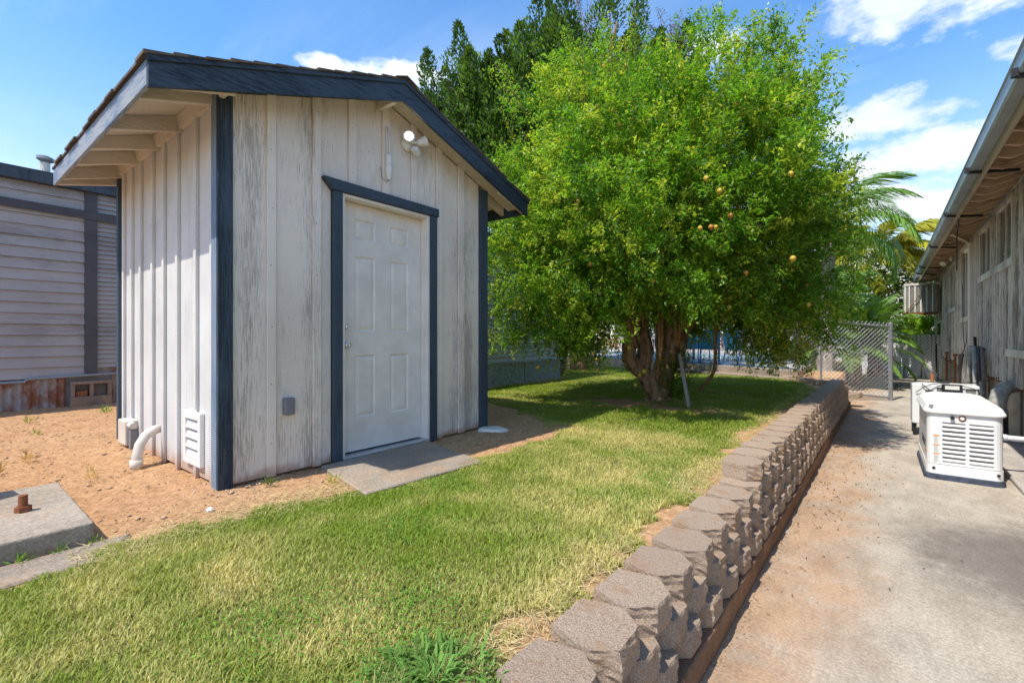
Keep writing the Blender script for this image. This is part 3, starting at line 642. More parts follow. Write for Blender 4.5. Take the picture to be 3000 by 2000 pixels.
# electrical boxes, pipes and lamp on the shed
m = MB(); m.box(-5.36, -5.13, 1.12, 1.218, .42, .635); b_ = m.build('electrical_box', 'aged_plastic', None, 'beige plastic cable box low on the shed side beside the bent pipe', 'electrical box', loc=(-5.3, 1.2, .42), bev=0.012)
m = MB(); m.tube([(-5.13, 1.16, .60), (-5.04, 1.16, .60)], .028, 12); m.build('spout', 'aged_plastic', b_, smooth=False)
m = MB(); m.box(-5.10, -5.05, 1.14, 1.218, .40, .56); m.build('bracket', 'grey_box', b_)
P = [(-4.50, 1.22, .645), (-4.48, 1.16, .636), (-4.455, 1.10, .605), (-4.425, 1.055, .545), (-4.41, 1.035, .46), (-4.408, 1.03, .33)]
m = MB(); m.tube(P, [.035]*5+[.036], 12); m.lathe([(0, .043), (.07, .043)], (-4.408, 1.03, .37), (0, 0, 1), 14); m.build('drain_pipe', 'aged_plastic', None, 'curved white pipe rising from the soil into the shed side', 'pipe', loc=(-4.408, 1.03, .38), smooth=True)
m = MB(); m.box(-3.3195, -3.270, 1.600, 1.672, .815, .935); m.build('outlet_box', 'grey_box', None, 'small grey weatherproof outlet cover low on the shed front wall', 'outlet', loc=(-3.3, 1.636, .875), bev=0.006)
lt = thing('security_light', (-3.30, 2.70, 3.08), 'white twin head security light mounted under the shed gable, one lamp lit', 'security light')
m = MB(); m.lathe([(0, .062), (.02, .062), (.042, .045), (.055, .02)], (-3.3195, 2.705, 3.075), (1, 0, 0), 20); m.build('base', 'white_plastic', lt, smooth=True)
d1 = Vector((0.80, -0.60, 0.02)).normalized(); c1 = Vector((-3.235, 2.665, 3.118))
m = MB(); m.lathe([(-.085, .018), (-.07, .032), (-.03, .052), (.0, .056), (.006, .056), (.006, .040), (-.002, .038)], c1, d1, 24); h = m.build('lamp_head', 'white_plastic', lt, smooth=True)
m = MB(); m.lathe([(-.001, .037), (.004, .037)], c1, d1, 20); m.build('lens', 'lamp_lens', h)
m = MB(); m.tube([c1-d1*.07, (-3.28, 2.705, 3.085)], .022, 10); m.build('arm', 'white_plastic', lt)
d2 = Vector((0.35, 0.72, 0.35)).normalized(); c2 = Vector((-3.215, 2.80, 3.105))
m = MB(); m.lathe([(-.055, .018), (-.04, .03), (-.01, .035), (-.008, .039), (.012, .041), (.014, .045), (.036, .048)], c2, d2, 20); m.build('lamp_head', 'white_plastic', lt, smooth=False)
m = MB(); m.tube([c2-d2*.05, (-3.235, 2.735, 3.085), (-3.27, 2.71, 3.08)], .014, 8); m.build('arm', 'white_plastic', lt)
m = MB(); m.obox((-3.235, 2.742, 3.012), (.030, .036, .026), Matrix.Rotation(radians(-28), 3, 'X') @ Matrix.Rotation(radians(20), 3, 'Z')); m.build('motion_sensor', 'white_plastic', lt, bev=0.006)
ll = bpy.data.lights.new('bulb', 'SPOT'); ll.energy = 0.9; ll.color = (1, .82, .55); ll.shadow_soft_size = .03; ll.spot_size = radians(150); ll.spot_blend = 0.6
lo = bpy.data.objects.new('bulb', ll); COL.objects.link(lo); lo.parent = h; lo.location = (c1+d1*.02)-off_of(h); lo.rotation_euler = d1.to_track_quat('-Z', 'Y').to_euler()
cn = thing('cable_connector', (-3.30, 2.475, 2.80), 'white twin tube cable connector hanging left of the security light', 'connector')
m = MB(); m.lathe([(0, .016), (.045, .024), (.06, .028), (.12, .028), (.122, .024), (.128, .024), (.13, .028), (.205, .026), (.207, .018)], (-3.268, 2.477, 2.695), (0, 0, 1), 16); m.build('connector_body', 'white_plastic', cn, smooth=False)
for dy in (-.011, .012):
    m = MB(); m.tube([(-3.272, 2.477+dy, 2.895), (-3.274, 2.476+dy, 3.02), (-3.29, 2.474+dy, 3.145)], .006, 8); m.build('tube', 'white_plastic', cn, smooth=True)
m = MB(); m.tube([(-3.268, 2.477, 2.70), (-3.270, 2.455, 2.675), (-3.290, 2.425, 2.70), (-3.30, 2.415, 2.80)], .003, 6); m.build('wire', 'grey_box', cn)

# slab at the door, splash stone, concrete pad
m = MB(); m.prism([(-3.26, 1.86), (-2.47, 1.70), (-2.40, 2.70), (-3.26, 2.90)], 'z', .33, .412); m.build('door_slab', 'grey_concrete', None, 'thin worn concrete slab lying on the soil in front of the shed door', 'slab', loc=(-2.9, 2.3, .33), bev=0.008)
m = MB(); m.prism([(-3.26, 3.58), (-3.04, 3.68), (-3.02, 3.80), (-3.2, 3.84), (-3.34, 3.72)], 'z', .35, .415); m.build('splash_stone', 'flake_white', None, 'white mortar lump at the foot of the far navy corner board', 'stone', loc=(-3.2, 3.7, .37), bev=0.015)
pad = thing('light_base_pad', (-3.45, 0, .38), 'thick weathered concrete pad with a rusty anchor bolt at the left edge', 'concrete pad')
m = MB(); m.prism([(-3.98, -1.2), (-2.935, -1.2), (-2.930, .525), (-3.90, .535)], 'z', .30, .492); m.build('slab', 'pad_concrete', pad, bev=0.010)
m = MB(); m.prism([(-3.99, -1.2), (-2.945, -1.2), (-2.945, .515), (-3.89, .525)], 'z', .2, .30); m.build('footing', 'pad_concrete', pad)
bc = (-3.38, .335)
m = MB(); m.lathe([(0, .017), (.065, .017), (.067, .015)], (bc[0], bc[1], .505), (0, 0, 1), 14)
for i in range(9): m.lathe([(0, .0175), (.0025, .0185), (.005, .0175)], (bc[0], bc[1], .520+i*.0062), (0, 0, 1), 14)
bo = m.build('anchor_bolt', 'rust', pad); m = MB(); m.lathe([(0, .032), (.026, .032)], (bc[0], bc[1], .493), (0, 0, 1), 6); m.build('nut', 'rust', bo)
m = MB(); m.prism([(-2.92, -2), (-2.66, -2), (-2.66, .50), (-2.90, .66)], 'z', .30, .405); m.build('edging_strip', 'grey_concrete', None, 'low grey concrete strip between the pad and the grass', 'edging', loc=(-2.8, 0, .35), bev=0.008)
m = MB(); m.box(-4.3, -3.80, -.55, .10, .493, .53); m.prism([(-4.2, -.30), (-3.79, -.30), (-3.75, .05), (-3.80, .16), (-4.2, .12)], 'z', .53, .84); m.build('steel_base', 'galvanized', None, 'steel post foot standing on the concrete pad beyond the left edge', 'post base', loc=(-4.1, -.2, .493))

# ------------------------------------------------------------------ standby generator
def rrect(x0, x1, y0, y1, r, n=5):
    p = []
    for cx, cy, a0 in ((x1-r, y0+r, -90), (x1-r, y1-r, 0), (x0+r, y1-r, 90), (x0+r, y0+r, 180)):
        for i in range(n+1): a = radians(a0+90*i/n); p.append((cx+r*cos(a), cy+r*sin(a)))
    return p
def loft(secs):
    m = MB(); n = len(secs[0][0]); vs = []; fs = []
    for poly, z in secs: vs += [(x, y, (z if not callable(z) else z(x, y))) for x, y in poly]
    for j in range(len(secs)-1):
        for i in range(n): a = j*n+i; b = j*n+(i+1) % n; fs.append((a, b, b+n, a+n))
    fs.append(tuple(range(n))[::-1]); fs.append(tuple((len(secs)-1)*n+i for i in range(n))); return m.add(vs, fs)
gx0, gx1, gy0, gy1 = .365, .892, 6.07, 7.22
gen = thing('standby_generator', (.63, 6.65, 0), 'white standby generator with louvred end panel on the concrete path', 'generator')
loft([(rrect(gx0-.022, gx1+.022, gy0-.022, gy1+.022, .085), .0), (rrect(gx0-.018, gx1+.018, gy0-.018, gy1+.018, .085), .046), (rrect(gx0-.008, gx1+.008, gy0-.008, gy1+.008, .08), .053)]).build('base', 'blue_black_base', gen)
body = loft([(rrect(gx0-.004, gx1+.004, gy0-.004, gy1+.004, .07), .052), (rrect(gx0-.004, gx1+.004, gy0-.004, gy1+.004, .07), .142), (rrect(gx0, gx1, gy0, gy1, .07), .1425)]).build('lower_panel', 'white_enamel', gen)
loft([(rrect(gx0+.006, gx1-.006, gy0+.006, gy1-.006, .07), .140), (rrect(gx0+.006, gx1-.006, gy0+.006, gy1-.006, .07), .148)]).build('seam', 'dark_void', gen)
bd = loft([(rrect(gx0, gx1, gy0, gy1, .07), .147), (rrect(gx0, gx1, gy0, gy1, .07), .64)]).build('body', 'white_enamel', gen)
lz = lambda x, y: .700+.055*(1-((x-.63)/.30)**2)**.5 if abs(x-.63) < .30 else .70
secs = [(rrect(gx0-.022, gx1+.022, gy0-.022, gy1+.022, .09), .633), (rrect(gx0-.024, gx1+.024, gy0-.024, gy1+.024, .09), .650), (rrect(gx0+.0, gx1-.0, gy0+.004, gy1-.0, .08), .700),
        (rrect(gx0+.03, gx1-.03, gy0+.04, gy1-.04, .07), .728), (rrect(gx0+.10, gx1-.10, gy0+.10, gy1-.10, .05), .746)]
loft(secs).build('lid', 'lid_enamel', gen, bev=0.004)
# louvres pressed out of the end panel
for cxl in (.556, .742):
    for i in range(9):
        z = .188+i*.0415; w = .084; m = MB()
        y = gy0
        # hood: top edge flush, bottom edge proud and open underneath, ends swept back
        A = [(cxl-w*.9, y-.001, z+.015), (cxl+w*.9, y-.001, z+.015), (cxl+w*.93, y-.012, z+.001), (cxl-w*.93, y-.012, z+.001), (cxl-w, y-.0005, z-.005), (cxl+w, y-.0005, z-.005)]
        m.add(A, [(1, 0, 3, 2), (2, 3, 4, 5), (0, 4, 3), (1, 2, 5)])
        hd = m.build('louvre', 'white_enamel', bd)
        m = MB(); m.add([(cxl-w, y-.0012, z+.031), (cxl+w, y-.0012, z+.029), (cxl+w*.86, y-.0012, z+.016), (cxl-w*.86, y-.0012, z+.016)], [(0, 3, 2, 1)]); m.build('recess_shade', 'slot_shade_grey', hd)  # flush dark quad: shade of the louvre recess, put into the colour
m = MB(); m.lathe([(0, .012), (.010, .012), (.012, .016), (.026, .016), (.028, .010)], (.545, gy0, .600), (0, -1, 0), 14); m.build('latch', 'black_plastic', gen)
m = MB(); m.lathe([(0, .028), (.004, .028), (.006, .022)], (.615, gy0, .596), (0, -1, 0), 20); lk = m.build('lock', 'rust', gen); m = MB(); m.lathe([(.0062, .016), (.012, .012)], (.615, gy0, .596), (0, -1, 0), 16); m.build('lock_cap', 'lid_enamel', lk)
for X in (.415, .855):
    m = MB(); m.lathe([(0, .013), (.004, .012)], (X, gy0-.004, .105), (0, -1, 0), 12); m.build('plug', 'black_plastic', gen)
lb = MB(); lb.box(.412, .4565, gy0-.0025, gy0-.0005, .165, .425); lb = lb.build('warning_label', 'paper', gen)
for z0, z1 in ((.411, .425), (.322, .333), (.240, .251)):
    m = MB(); m.box(.4123, .4562, gy0-.0032, gy0-.0027, z0, z1); m.build('label_band', 'orange_print', lb)
m = MB()
for i in range(34):
    z = .172+i*.0072
    if any(a-.006 < z < b+.003 for a, b in ((.411, .425), (.322, .333), (.240, .251))): continue
    m.box(.416, .416+R.uniform(.024, .036), gy0-.0031, gy0-.0027, z, z+.0026)
m.build('label_print', 'print_grey', lb, kind='stuff')
fc = bpy.data.curves.new('lettering', 'FONT'); fc.body = 'GENERAC'; fc.size = .11; fc.extrude = .0006; fc.align_x = 'LEFT'
fo = bpy.data.objects.new('tmp_text', fc); COL.objects.link(fo); dg = bpy.context.evaluated_depsgraph_get(); me = bpy.data.meshes.new_from_object(fo.evaluated_get(dg)); bpy.data.objects.remove(fo)
me.materials.clear(); me.materials.append(M['ink']); child('lettering', me, gen, Vector((gx0-.001, 6.70, .27))-off_of(gen), (radians(90), 0, radians(-90)))
m = MB(); m.box(gx0-.0022, gx0-.0006, 6.13, 6.28, .235, .262); m.build('logo_bar', 'orange_print', gen)
m = MB(); m.obox((.395, gy0+.012, .690), (.020, .002, .024), Matrix.Rotation(radians(-42), 3, 'Z') @ Matrix.Rotation(radians(-22), 3, 'X')); m.build('badge', 'grey_box', gen)
m = MB(); m.tube([(.90, 6.55, .385), (1.02, 6.56, .382), (1.12, 6.60, .376), (1.24, 6.70, .385), (1.38, 6.82, .40), (1.55, 6.85, .40)], .026, 14); m.lathe([(0, .031), (.05, .031)], (.93, 6.552, .385), (1, 0, 0), 14)
m.build('conduit_pipe', 'pvc_white', None, 'white plastic conduit running from the generator to the house wall', 'pipe', loc=(1.2, 6.7, .38), smooth=True)

# condensing unit behind the generator
cu = thing('heat_pump', (.68, 8.9, 0), 'white outdoor heat pump cabinet with dark grille behind the generator', 'heat pump')
m = MB(); m.box(.36, .62, 8.55, 8.95, .17, .715); m.build('cabinet', 'white_enamel', cu, bev=0.012)
m = MB(); m.box(.6205, 1.02, 8.56, 8.95, .10, .675); m.build('coil', 'grille', cu)
m = MB(); m.box(.6205, 1.03, 8.54, 8.96, .676, .716); m.build('top_panel', 'white_enamel', cu, bev=0.006)
for i in range(11):
    x = .64+i*.036; m = MB(); m.box(x, x+.008, 8.548, 8.556, .12, .67); m.build('guard_bar', 'white_enamel' if i in (6, 7, 10) else 'grille', cu)
m = MB(); m.box(.85, .895, 8.53, 8.547, .10, .665); m.build('mullion', 'pvc_white', cu)
m = MB()
for x, y in ((.39, 8.6), (.39, 8.9), (.98, 8.6), (.98, 8.9)): m.box(x-.02, x+.02, y-.02, y+.02, 0, .169)
m.build('feet', 'black_plastic', cu)
m = MB(); m.box(.50, .58, 8.546, 8.5495, .60, .64); m.build('rating_plate', 'grey_box', cu)
m = MB(); m.box(.66, .86, 8.46, 8.53, .625, .730); t_ = m.build('meter_box', 'black_plastic', None, 'small black box with a white label on the heat pump edge', 'meter box', loc=(.76, 8.5, .62), bev=0.004)
m = MB(); m.box(.69, .83, 8.456, 8.4595, .665, .715); m.build('label', 'paper', t_)
m = MB(); m.box(.68, .86, 8.505, 8.54, .38, .62); m.build('lower_box', 'black_plastic', t_); m = MB(); m.tube([(.76, 8.49, .62), (.76, 8.485, .45)], .012, 8); m.build('tube', 'galvanized', t_)
RR = random.Random(21)
def cable(name, pts, r, mat, label, cat='cable', group=None, seg=6):
    P = [Vector(p) for p in pts]; Q = []
    for i in range(len(P)-1):
        a, b, c, d = P[max(i-1, 0)], P[i], P[i+1], P[min(i+2, len(P)-1)]
        for k in range(5):
            t = k/5; Q.append(0.5*((2*b)+(c-a)*t+(2*a-5*b+4*c-d)*t*t+(3*b-a-3*c+d)*t*t*t))
    Q.append(P[-1]); m = MB(); m.tube(Q, r, seg); return m.build(name, mat, None, label, cat, group, smooth=True, loc=tuple(P[0]))
cable('cable', [(.20, 8.5, .60), (.30, 8.6, .70), (.42, 8.7, .735), (.60, 8.6, .745), (.76, 8.55, .75), (1.0, 8.8, .74), (1.3, 9.2, .80)], .006, 'hose_black', 'black cable looping over the left end of the heat pump')
cable('cable', [(.40, 8.53, .60), (.50, 8.50, .69), (.62, 8.52, .735), (.74, 8.52, .74)], .005, 'hose_black', 'short black cable hanging down the left front of the heat pump')
cable('cable', [(.46, 8.53, .72), (.56, 8.50, .62), (.66, 8.49, .52), (.78, 8.50, .46)], .006, 'hose_black', 'black cable crossing the heat pump front towards the grille')
cable('cable', [(.86, 8.50, .72), (.96, 8.50, .69), (1.02, 8.49, .64), (1.00, 8.50, .55)], .005, 'hose_black', 'black cable at the right end of the heat pump')
cable('cable', [(.72, 8.8, .74), (.90, 9.6, .78), (1.10, 11.2, .95), (1.33, 12.6, 1.25), (1.37, 12.8, 1.7)], .006, 'hose_black', 'thin black cable rising from the heat pump to the house wall')
m = MB(); m.tube([(.60, 9.02, .60), (.60, 9.02, .80)], .020, 10); m.lathe([(0, .022), (.03, .022)], (.60, 9.02, .80), (0, 0, 1), 10); m.build('copper_stub', 'copper', None, 'small copper capped valve standing behind the heat pump', 'valve', loc=(.6, 9.02, .6))

# ------------------------------------------------------------------ the old house on the right (local frame: x=0 is its wall plane, y runs along it)
HX, HY = 1.40, 8.6
hs = thing('old_house', (HX, HY, 0), 'long weathered board and batten house with open eaves at the right', 'house', rz=radians(-0.5), local=True)
def L(Y): return Y-HY
HY0, HY1 = L(1.5), L(21.6)
m = MB(); m.box(.035, 5.0, HY0, HY1, .70, 3.42); m.build('wall_core', 'old_board', hs)
wins = [('w', 8.95, 9.98, 2.44, 3.20), ('w', 10.55, 11.62, 2.44, 3.17), ('t', 13.05, 14.25, 1.80, 3.22), ('w', 15.4, 16.7, 2.10, 3.12)]
y = HY0; n_ = 0; W = .088
while y < HY1-.02:
    pitch = W; yy = y; top = 3.40; zb = .735+RR.uniform(-.03, .02)
    segs = [(zb, top)]
    for k, a, b, c, d in wins:
        a, b = L(a)-.06, L(b)+.06
        if yy+pitch > a+.02 and yy < b-.02: segs = [(zb, c-.14), (d+.09, top)]
    vis = L(6.5) < yy
    for (p, q) in segs:
        if q-p < .02: continue
        m = MB(); m.box(0.004+RR.uniform(0, .004), .0345, yy+.002, yy+pitch-.002, p, q)
        if vis: m.build('board', 'old_siding', hs)
        else: m.build('siding', 'old_siding', hs)
        if n_ % 2 == 0 and L(8.2) < yy < L(19):
            m = MB(); m.box(-.030, 0.0035, yy-.020, yy+.020, p+RR.uniform(-.02, 0), q); m.build('batten', 'old_batten', hs)
    y += pitch if yy > L(6.5) else .6
    if yy <= L(6.5) and False: pass
    n_ += 1
    W = .105 if yy < L(15) else .16
for (k, a, b, c, d) in wins:
    a, b = L(a), L(b); wf = MB()
    wf.box(-.030, .030, a-.05, a+.005, c-.02, d+.0).box(-.030, .030, b-.005, b+.05, c-.02, d).box(-.036, .030, a-.06, b+.06, d+.001, d+.075).box(-.012, .030, (a+b)/2-.02, (a+b)/2+.02, c, d)
    f = wf.build('window', 'window_paint', hs, bev=0.003)
    for (p, q, mt) in ((a+.006, (a+b)/2-.021, 'window_glass'), ((a+b)/2+.021, b-.006, 'window_dark')):
        m = MB(); m.box(.008, .014, p, q, c+.001, d-.001); m.build('pane', mt, f)
    m = MB(); m.box(-.040, .030, a-.07, b+.07, c-.125, c-.021); m.build('sill', 'window_paint', f, bev=0.003)
# roof
ohx = -.475
m = MB(); s = .30
m.prism([(ohx+.03, 3.335), (2.6, 3.335+.3*(2.6-ohx)), (5.6, 3.335+.3*(2.6-ohx)-.9), (5.6, 3.335+.3*(2.6-ohx)-.94), (2.6, 3.335+.3*(2.6-ohx)-.03), (ohx+.03, 3.305)], 'y', HY0-.2, HY1+.25); m.build('roof_deck', 'old_board', hs)
m = MB(); m.prism([(ohx-.03, 3.352), (2.6, 3.352+.3*(2.6-ohx)), (5.6, 3.352+.3*(2.6-ohx)-.9), (5.6, 3.336+.3*(2.6-ohx)-.9), (2.6, 3.337+.3*(2.6-ohx)), (ohx-.03, 3.337)], 'y', HY0-.2, HY1+.25); m.build('roofing', 'shingle', hs)
m = MB(); m.box(ohx, ohx+.03, HY0-.2, HY1+.25, 3.185, 3.334); m.build('fascia', 'house_fascia', hs, bev=0.003)
m = MB(); gp = [(ohx-.0005, 3.27), (ohx-.085, 3.255), (ohx-.098, 3.275), (ohx-.10, 3.36), (ohx-.115, 3.385), (ohx-.110, 3.395), (ohx-.090, 3.37), (ohx-.088, 3.28), (ohx-.0005, 3.29)]
m.prism([(ohx-.0005, 3.27), (ohx-.090, 3.255), (ohx-.104, 3.275), (ohx-.104, 3.39), (ohx-.115, 3.40), (ohx-.114, 3.412), (ohx-.094, 3.405), (ohx-.092, 3.282), (ohx-.0005, 3.292)], 'y', HY0-.2, HY1+.27); m.build('gutter', 'gutter_metal', hs)
y = L(2.1); i = 0
while y < HY1+.2:
    m = MB(); z = lambda x: 3.300+s*(x-ohx)
    m.prism([(ohx+.031, z(ohx+.03)), (.03, z(.03)), (.03, z(.03)-.15), (ohx+.16, z(ohx+.16)-.145), (ohx+.06, z(ohx+.06)-.085), (ohx+.031, z(ohx+.03)-.085)], 'y', y-.022, y+.022)
    m.build('rafter', 'rafter_paint', hs, bev=0.002); y += .405; i += 1
for Y in (4.9, 7.45, 9.95, 13.2, 16.9, 18.6):
    y = L(Y); m = MB(); m.beam((ohx-.11, y, 3.245), (ohx+.30, y+.02, 3.175+.02), .03, .03); m.box(ohx-.14, ohx-.105, y-.02, y+.02, 3.24, 3.30); m.build('gutter_strap', 'black_plastic', hs)
m = MB(); m.tube([(-.03, L(6.5), 3.30), (-.03, L(12), 3.30)], .012, 8); m.build('eave_conduit', 'galvanized', hs)
m = MB(); m.beam((ohx+.06, L(11.4), 3.20), (-.02, L(12.6), 3.14), .05, .03); m.build('brace', 'house_fascia', hs)
# downspout, corner post, foundation panels
m = MB(); m.box(-.085, -.02, L(12.35), L(12.62), .02, 3.17); m.build('downspout', 'window_paint', hs, bev=0.008)
m = MB(); m.box(-.095, -.015, L(12.33), L(12.64), .60, .66); m.build('strap', 'grille', hs)
m = MB(); m.tube([(-.04, L(12.35), 3.06), (-.05, L(13.2), 3.10)], .05, 10); m.build('spout_elbow', 'window_paint', hs)
yy = HY0
while yy < HY1:
    y2 = min(yy+1.22, HY1); m = MB(); m.box(.05, .09, yy, y2-.012, -.02, .72); m.build('foundation_panel', 'foundation', hs)
    m = MB(); m.box(.036, .052, y2-.03, y2+.02, .0, .70); m.build('cover_strip', 'old_board', hs); yy = y2
m = MB(); m.box(.02, .05, HY0, HY1, .672, .715); m.build('skirt_rail', 'rust', hs)
m = MB(); m.box(-.05, .03, L(6.3), L(9.2), 1.10, 1.20); m.build('ledge', 'window_paint', hs, bev=0.004)
m = MB(); m.box(-.008, .003, L(9.0), L(15.5), 1.395, 1.41)
m.build('wall_wire', 'grille', hs)
# narrow window and post at the far corner
m = MB(); m.box(-.05, .03, L(20.9), L(21.3), .02, 2.4); m.build('corner_post', 'window_paint', hs)
m = MB(); m.box(-.03, .03, L(19.0), L(20.3), .95, 1.85); f = m.build('window', 'window_paint', hs); m = MB(); m.box(-.035, -.031, L(19.1), L(20.2), 1.05, 1.78); m.build('pane', 'window_glass', f)

# things on and by the house wall
m = MB(); m.lathe([(0, .10), (.30, .10)], (1.20, 8.62, .10), (0, 0, 1), 18)
vp = thing('vent_duct', (1.22, 8.62, 0), 'grey elbow duct coming out of the house wall behind the generator', 'duct')
m.build('collar', 'black_plastic', vp)
P = [(1.20, 8.62, .40), (1.205, 8.64, .52), (1.235, 8.70, .63), (1.30, 8.80, .70), (1.40, 8.88, .725), (1.46, 8.92, .73)]
m = MB(); m.tube(P, [.088, .088, .087, .086, .085, .085], 16); m.build('elbow', 'hose_grey', vp, smooth=True)
m = MB(); m.lathe([(0, .105), (.03, .10), (.035, .06)], (1.19, 8.55, .40), (0, -.3, 1), 16); m.build('cap', 'galvanized', vp)
hose = thing('hose_bundle', (1.32, 10.55, 1.15), 'thick bundle of grey and black hoses hanging on a hook on the wall', 'hoses')
m = MB(); m.tube([(1.38, 10.9, 1.15), (1.26, 10.9, 1.17), (1.25, 10.85, 1.36)], .022, 8); m.build('hook', 'black_plastic', hose)
for i in range(20):
    a = RR.uniform(-.95, .80); b = a+RR.uniform(-.15, .15); x = 1.31-RR.uniform(0, .10); zb = RR.uniform(.05, .30)
    top = 1.16+RR.uniform(-.03, .04); P = [(x+.03, 10.9+a*.25, top-.05), (x, 10.9+a*.45, top), (x-.02, 10.9+a*.8, top-.18), (x-.03, 10.9+a*1.0, .75), (x-.03, 10.9+b, .45), (x-.01, 10.9+b*.9, zb)]
    Q = [];
    for k in range(len(P)-1):
        for t in (0, .5): Q.append(tuple(P[k][j]*(1-t)+P[k+1][j]*t for j in range(3)))
    Q.append(P[-1]); m = MB(); m.tube(Q, .026+RR.uniform(-.004, .008), 8); m.build('hose', ('hose_grey', 'hose_grey', 'hose_black', 'hose_grey', 'dead_wood')[i % 5], hose, smooth=True)
for (Yp, lab) in ((14.6, 'rusty standpipe by the house wall, nearer of two'), (16.3, 'rusty standpipe by the house wall, farther of two')):
    m = MB(); m.tube([(1.36, Yp, 0), (1.36, Yp, .93)], .020, 8); m.tube([(1.36, Yp, .78), (1.37, Yp+1.1, .80)], .016, 6); m.lathe([(0, .04), (.05, .04)], (1.36, Yp, .92), (0, 0, 1), 8); m.build('standpipe', 'rust', None, lab, 'pipe', loc=(1.36, Yp, 0))
m = MB(); m.tube([(1.36, 13.6, 0), (1.36, 13.6, 1.0)], .045, 10); m.build('pipe_riser', 'old_board', None, 'thick tan riser pipe against the foundation behind the heat pump', 'pipe', loc=(1.36, 13.6, 0))
sc = thing('evaporative_cooler', (1.05, 19.4, 2.05), 'old metal evaporative cooler jutting out high on the house wall', 'cooler')
m = MB(); x0, x1, y0, y1, z0, z1 = .62, 1.42, 19.0, 19.9, 2.06, 2.98
m.box(x0+.03, x1-.03, y0+.03, y1-.03, z0+.04, z1-.04); m.build('pad_core', 'grille', sc)
m = MB(); m.box(x0, x1, y0, y1, z0, z0+.05); m.build('tray', 'rust', sc)
m = MB(); m.box(x0-.01, x1+.01, y0-.01, y1+.01, z1-.045, z1+.02); m.build('top', 'window_paint', sc)
for x in (x0, x1-.035):
    for yv in (y0, y1-.035): m = MB(); m.box(x, x+.035, yv, yv+.035, z0+.051, z1-.046); m.build('corner', 'window_paint' if x == x0 else 'rust', sc)
m = MB(); m.box(x0-.002, x0+.028, y0+.036, y1-.036, z0+.052, z1-.047); m.build('side_panel', 'window_paint', sc)
for k in range(5):
    x = x0+.10+k*.135; m = MB(); m.box(x, x+.030, y0-.003, y0+.012, z0+.052, z1-.047); m.build('bar', 'white_plastic', sc)
m = MB()
for k in range(26): m.box(x0+.036, x1-.036, y0+.015, y0+.029, z0+.07+k*.031, z0+.078+k*.031)
m.build('louvres', 'window_paint', sc, kind='stuff')
m = MB(); m.tube([(x0+.02, y0-.02, z0), (x0+.62, y0-.12, z1+.10)], .010, 6); m.build('stay_rod', 'rust', sc)
# small loose items on the far wall
fl = thing('eave_floodlight', (1.30, 14.9, 3.2), 'old cluster floodlight under the far eave of the house', 'light')
m = MB(); m.lathe([(0, .07), (.03, .07), (.05, .04)], (1.34, 14.9, 3.20), (-1, 0, 0), 12); m.build('mount', 'window_paint', fl)
for dy in (-.13, .12):
    m = MB(); m.lathe([(0, .02), (.05, .05), (.12, .06), (.121, .05)], (1.24, 14.9+dy*.6, 3.14), (-.5, dy*3, -.6), 12); m.build('lamp_head', 'window_paint', fl)
cable('cable', [(.95, 9.85, 3.22), (.99, 10.2, 3.12), (1.0, 10.5, 3.02), (1.0, 10.5, 2.7), (1.0, 10.5, 2.45)], .008, 'hose_black', 'black cable hanging free below the house eave')
cable('wall_cord', [(1.34, 13.2, 2.45), (1.34, 13.15, 1.9), (1.34, 13.1, 1.5), (1.34, 12.9, 1.1)], .006, 'hose_black', 'thin dark cord running down the siding by the downspout')
m = MB()
for i in range(5): m.tube([(1.30+.02*cos(a*pi/6), 18.2+.22*cos(a*pi/6)*(1-.05*i), .75+.42*sin(a*pi/6)*(1-.06*i)) for a in range(13)], .014, 6, cap=False)
m.build('hose_coil', 'hose_black', None, 'black hose coiled on the wall near the far corner of the house', 'hose', loc=(1.3, 18.2, .75))

# ------------------------------------------------------------------ chain link
def chain_mesh(name, a, b, za0, za1, zb0, zb1, cell, r, mat, parent, kind='stuff'):
    """woven diamond wire between two uprights a,b (xy) with bottom/top heights at each end"""
    a = Vector((a[0], a[1], 0)); b = Vector((b[0], b[1], 0)); Lh = (b-a).length; u = (b-a)/Lh; nrm = Vector((-u.y, u.x, 0))
    H = max(za1-za0, zb1-zb0); vs = []; fs = []
    def P(s, h, o):
        t = s/Lh; z0 = za0+(zb0-za0)*t; z1 = za1+(zb1-za1)*t
        p = a+u*s+nrm*o; p.z = z0+(z1-z0)*h/H; return p
    def seg(s0, h0, s1, h1, o):
        p = P(s0, h0, o); q = P(s1, h1, o); d = (q-p).normalized(); w = d.cross(nrm).normalized()*r; k = len(vs)
        for e in (p, q):
            for g in (w, nrm*r, -w, -nrm*r): vs.append(tuple(e+g))
        for i in range(4): fs.append((k+i, k+(i+1) % 4, k+4+(i+1) % 4, k+4+i))
    for sgn in (1, -1):
        s = -H
        while s < Lh+H:
            s0, h0, s1, h1 = s, 0.0, s+sgn*H, H
            # clip to [0,Lh]
            if s0 != s1:
                lo, hi = sorted(((0-s0)/(s1-s0), (Lh-s0)/(s1-s0))); lo = max(lo, 0); hi = min(hi, 1)
                if hi-lo > .01: seg(s0+(s1-s0)*lo, H*lo, s0+(s1-s0)*hi, H*hi, sgn*r*.9)
            s += cell
    m = MB(); m.v = vs; m.f = fs; return m.build(name, mat, parent, kind=kind)
gate = thing('chain_link_gate', (.2, 12.93, 0), 'galvanized chain link gate standing ajar across the far end of the path', 'gate')
gA, gB = (-.98, 12.00), (.195, 12.92)
m = MB(); m.tube([(gA[0], gA[1], .20), (gA[0], gA[1], 1.70)], .020, 8); m.build('stile', 'galvanized', gate)
m = MB(); m.tube([(gA[0], gA[1], 1.69), (gB[0]-.02, gB[1]-.02, 1.58)], .020, 8); m.build('top_rail', 'galvanized', gate)
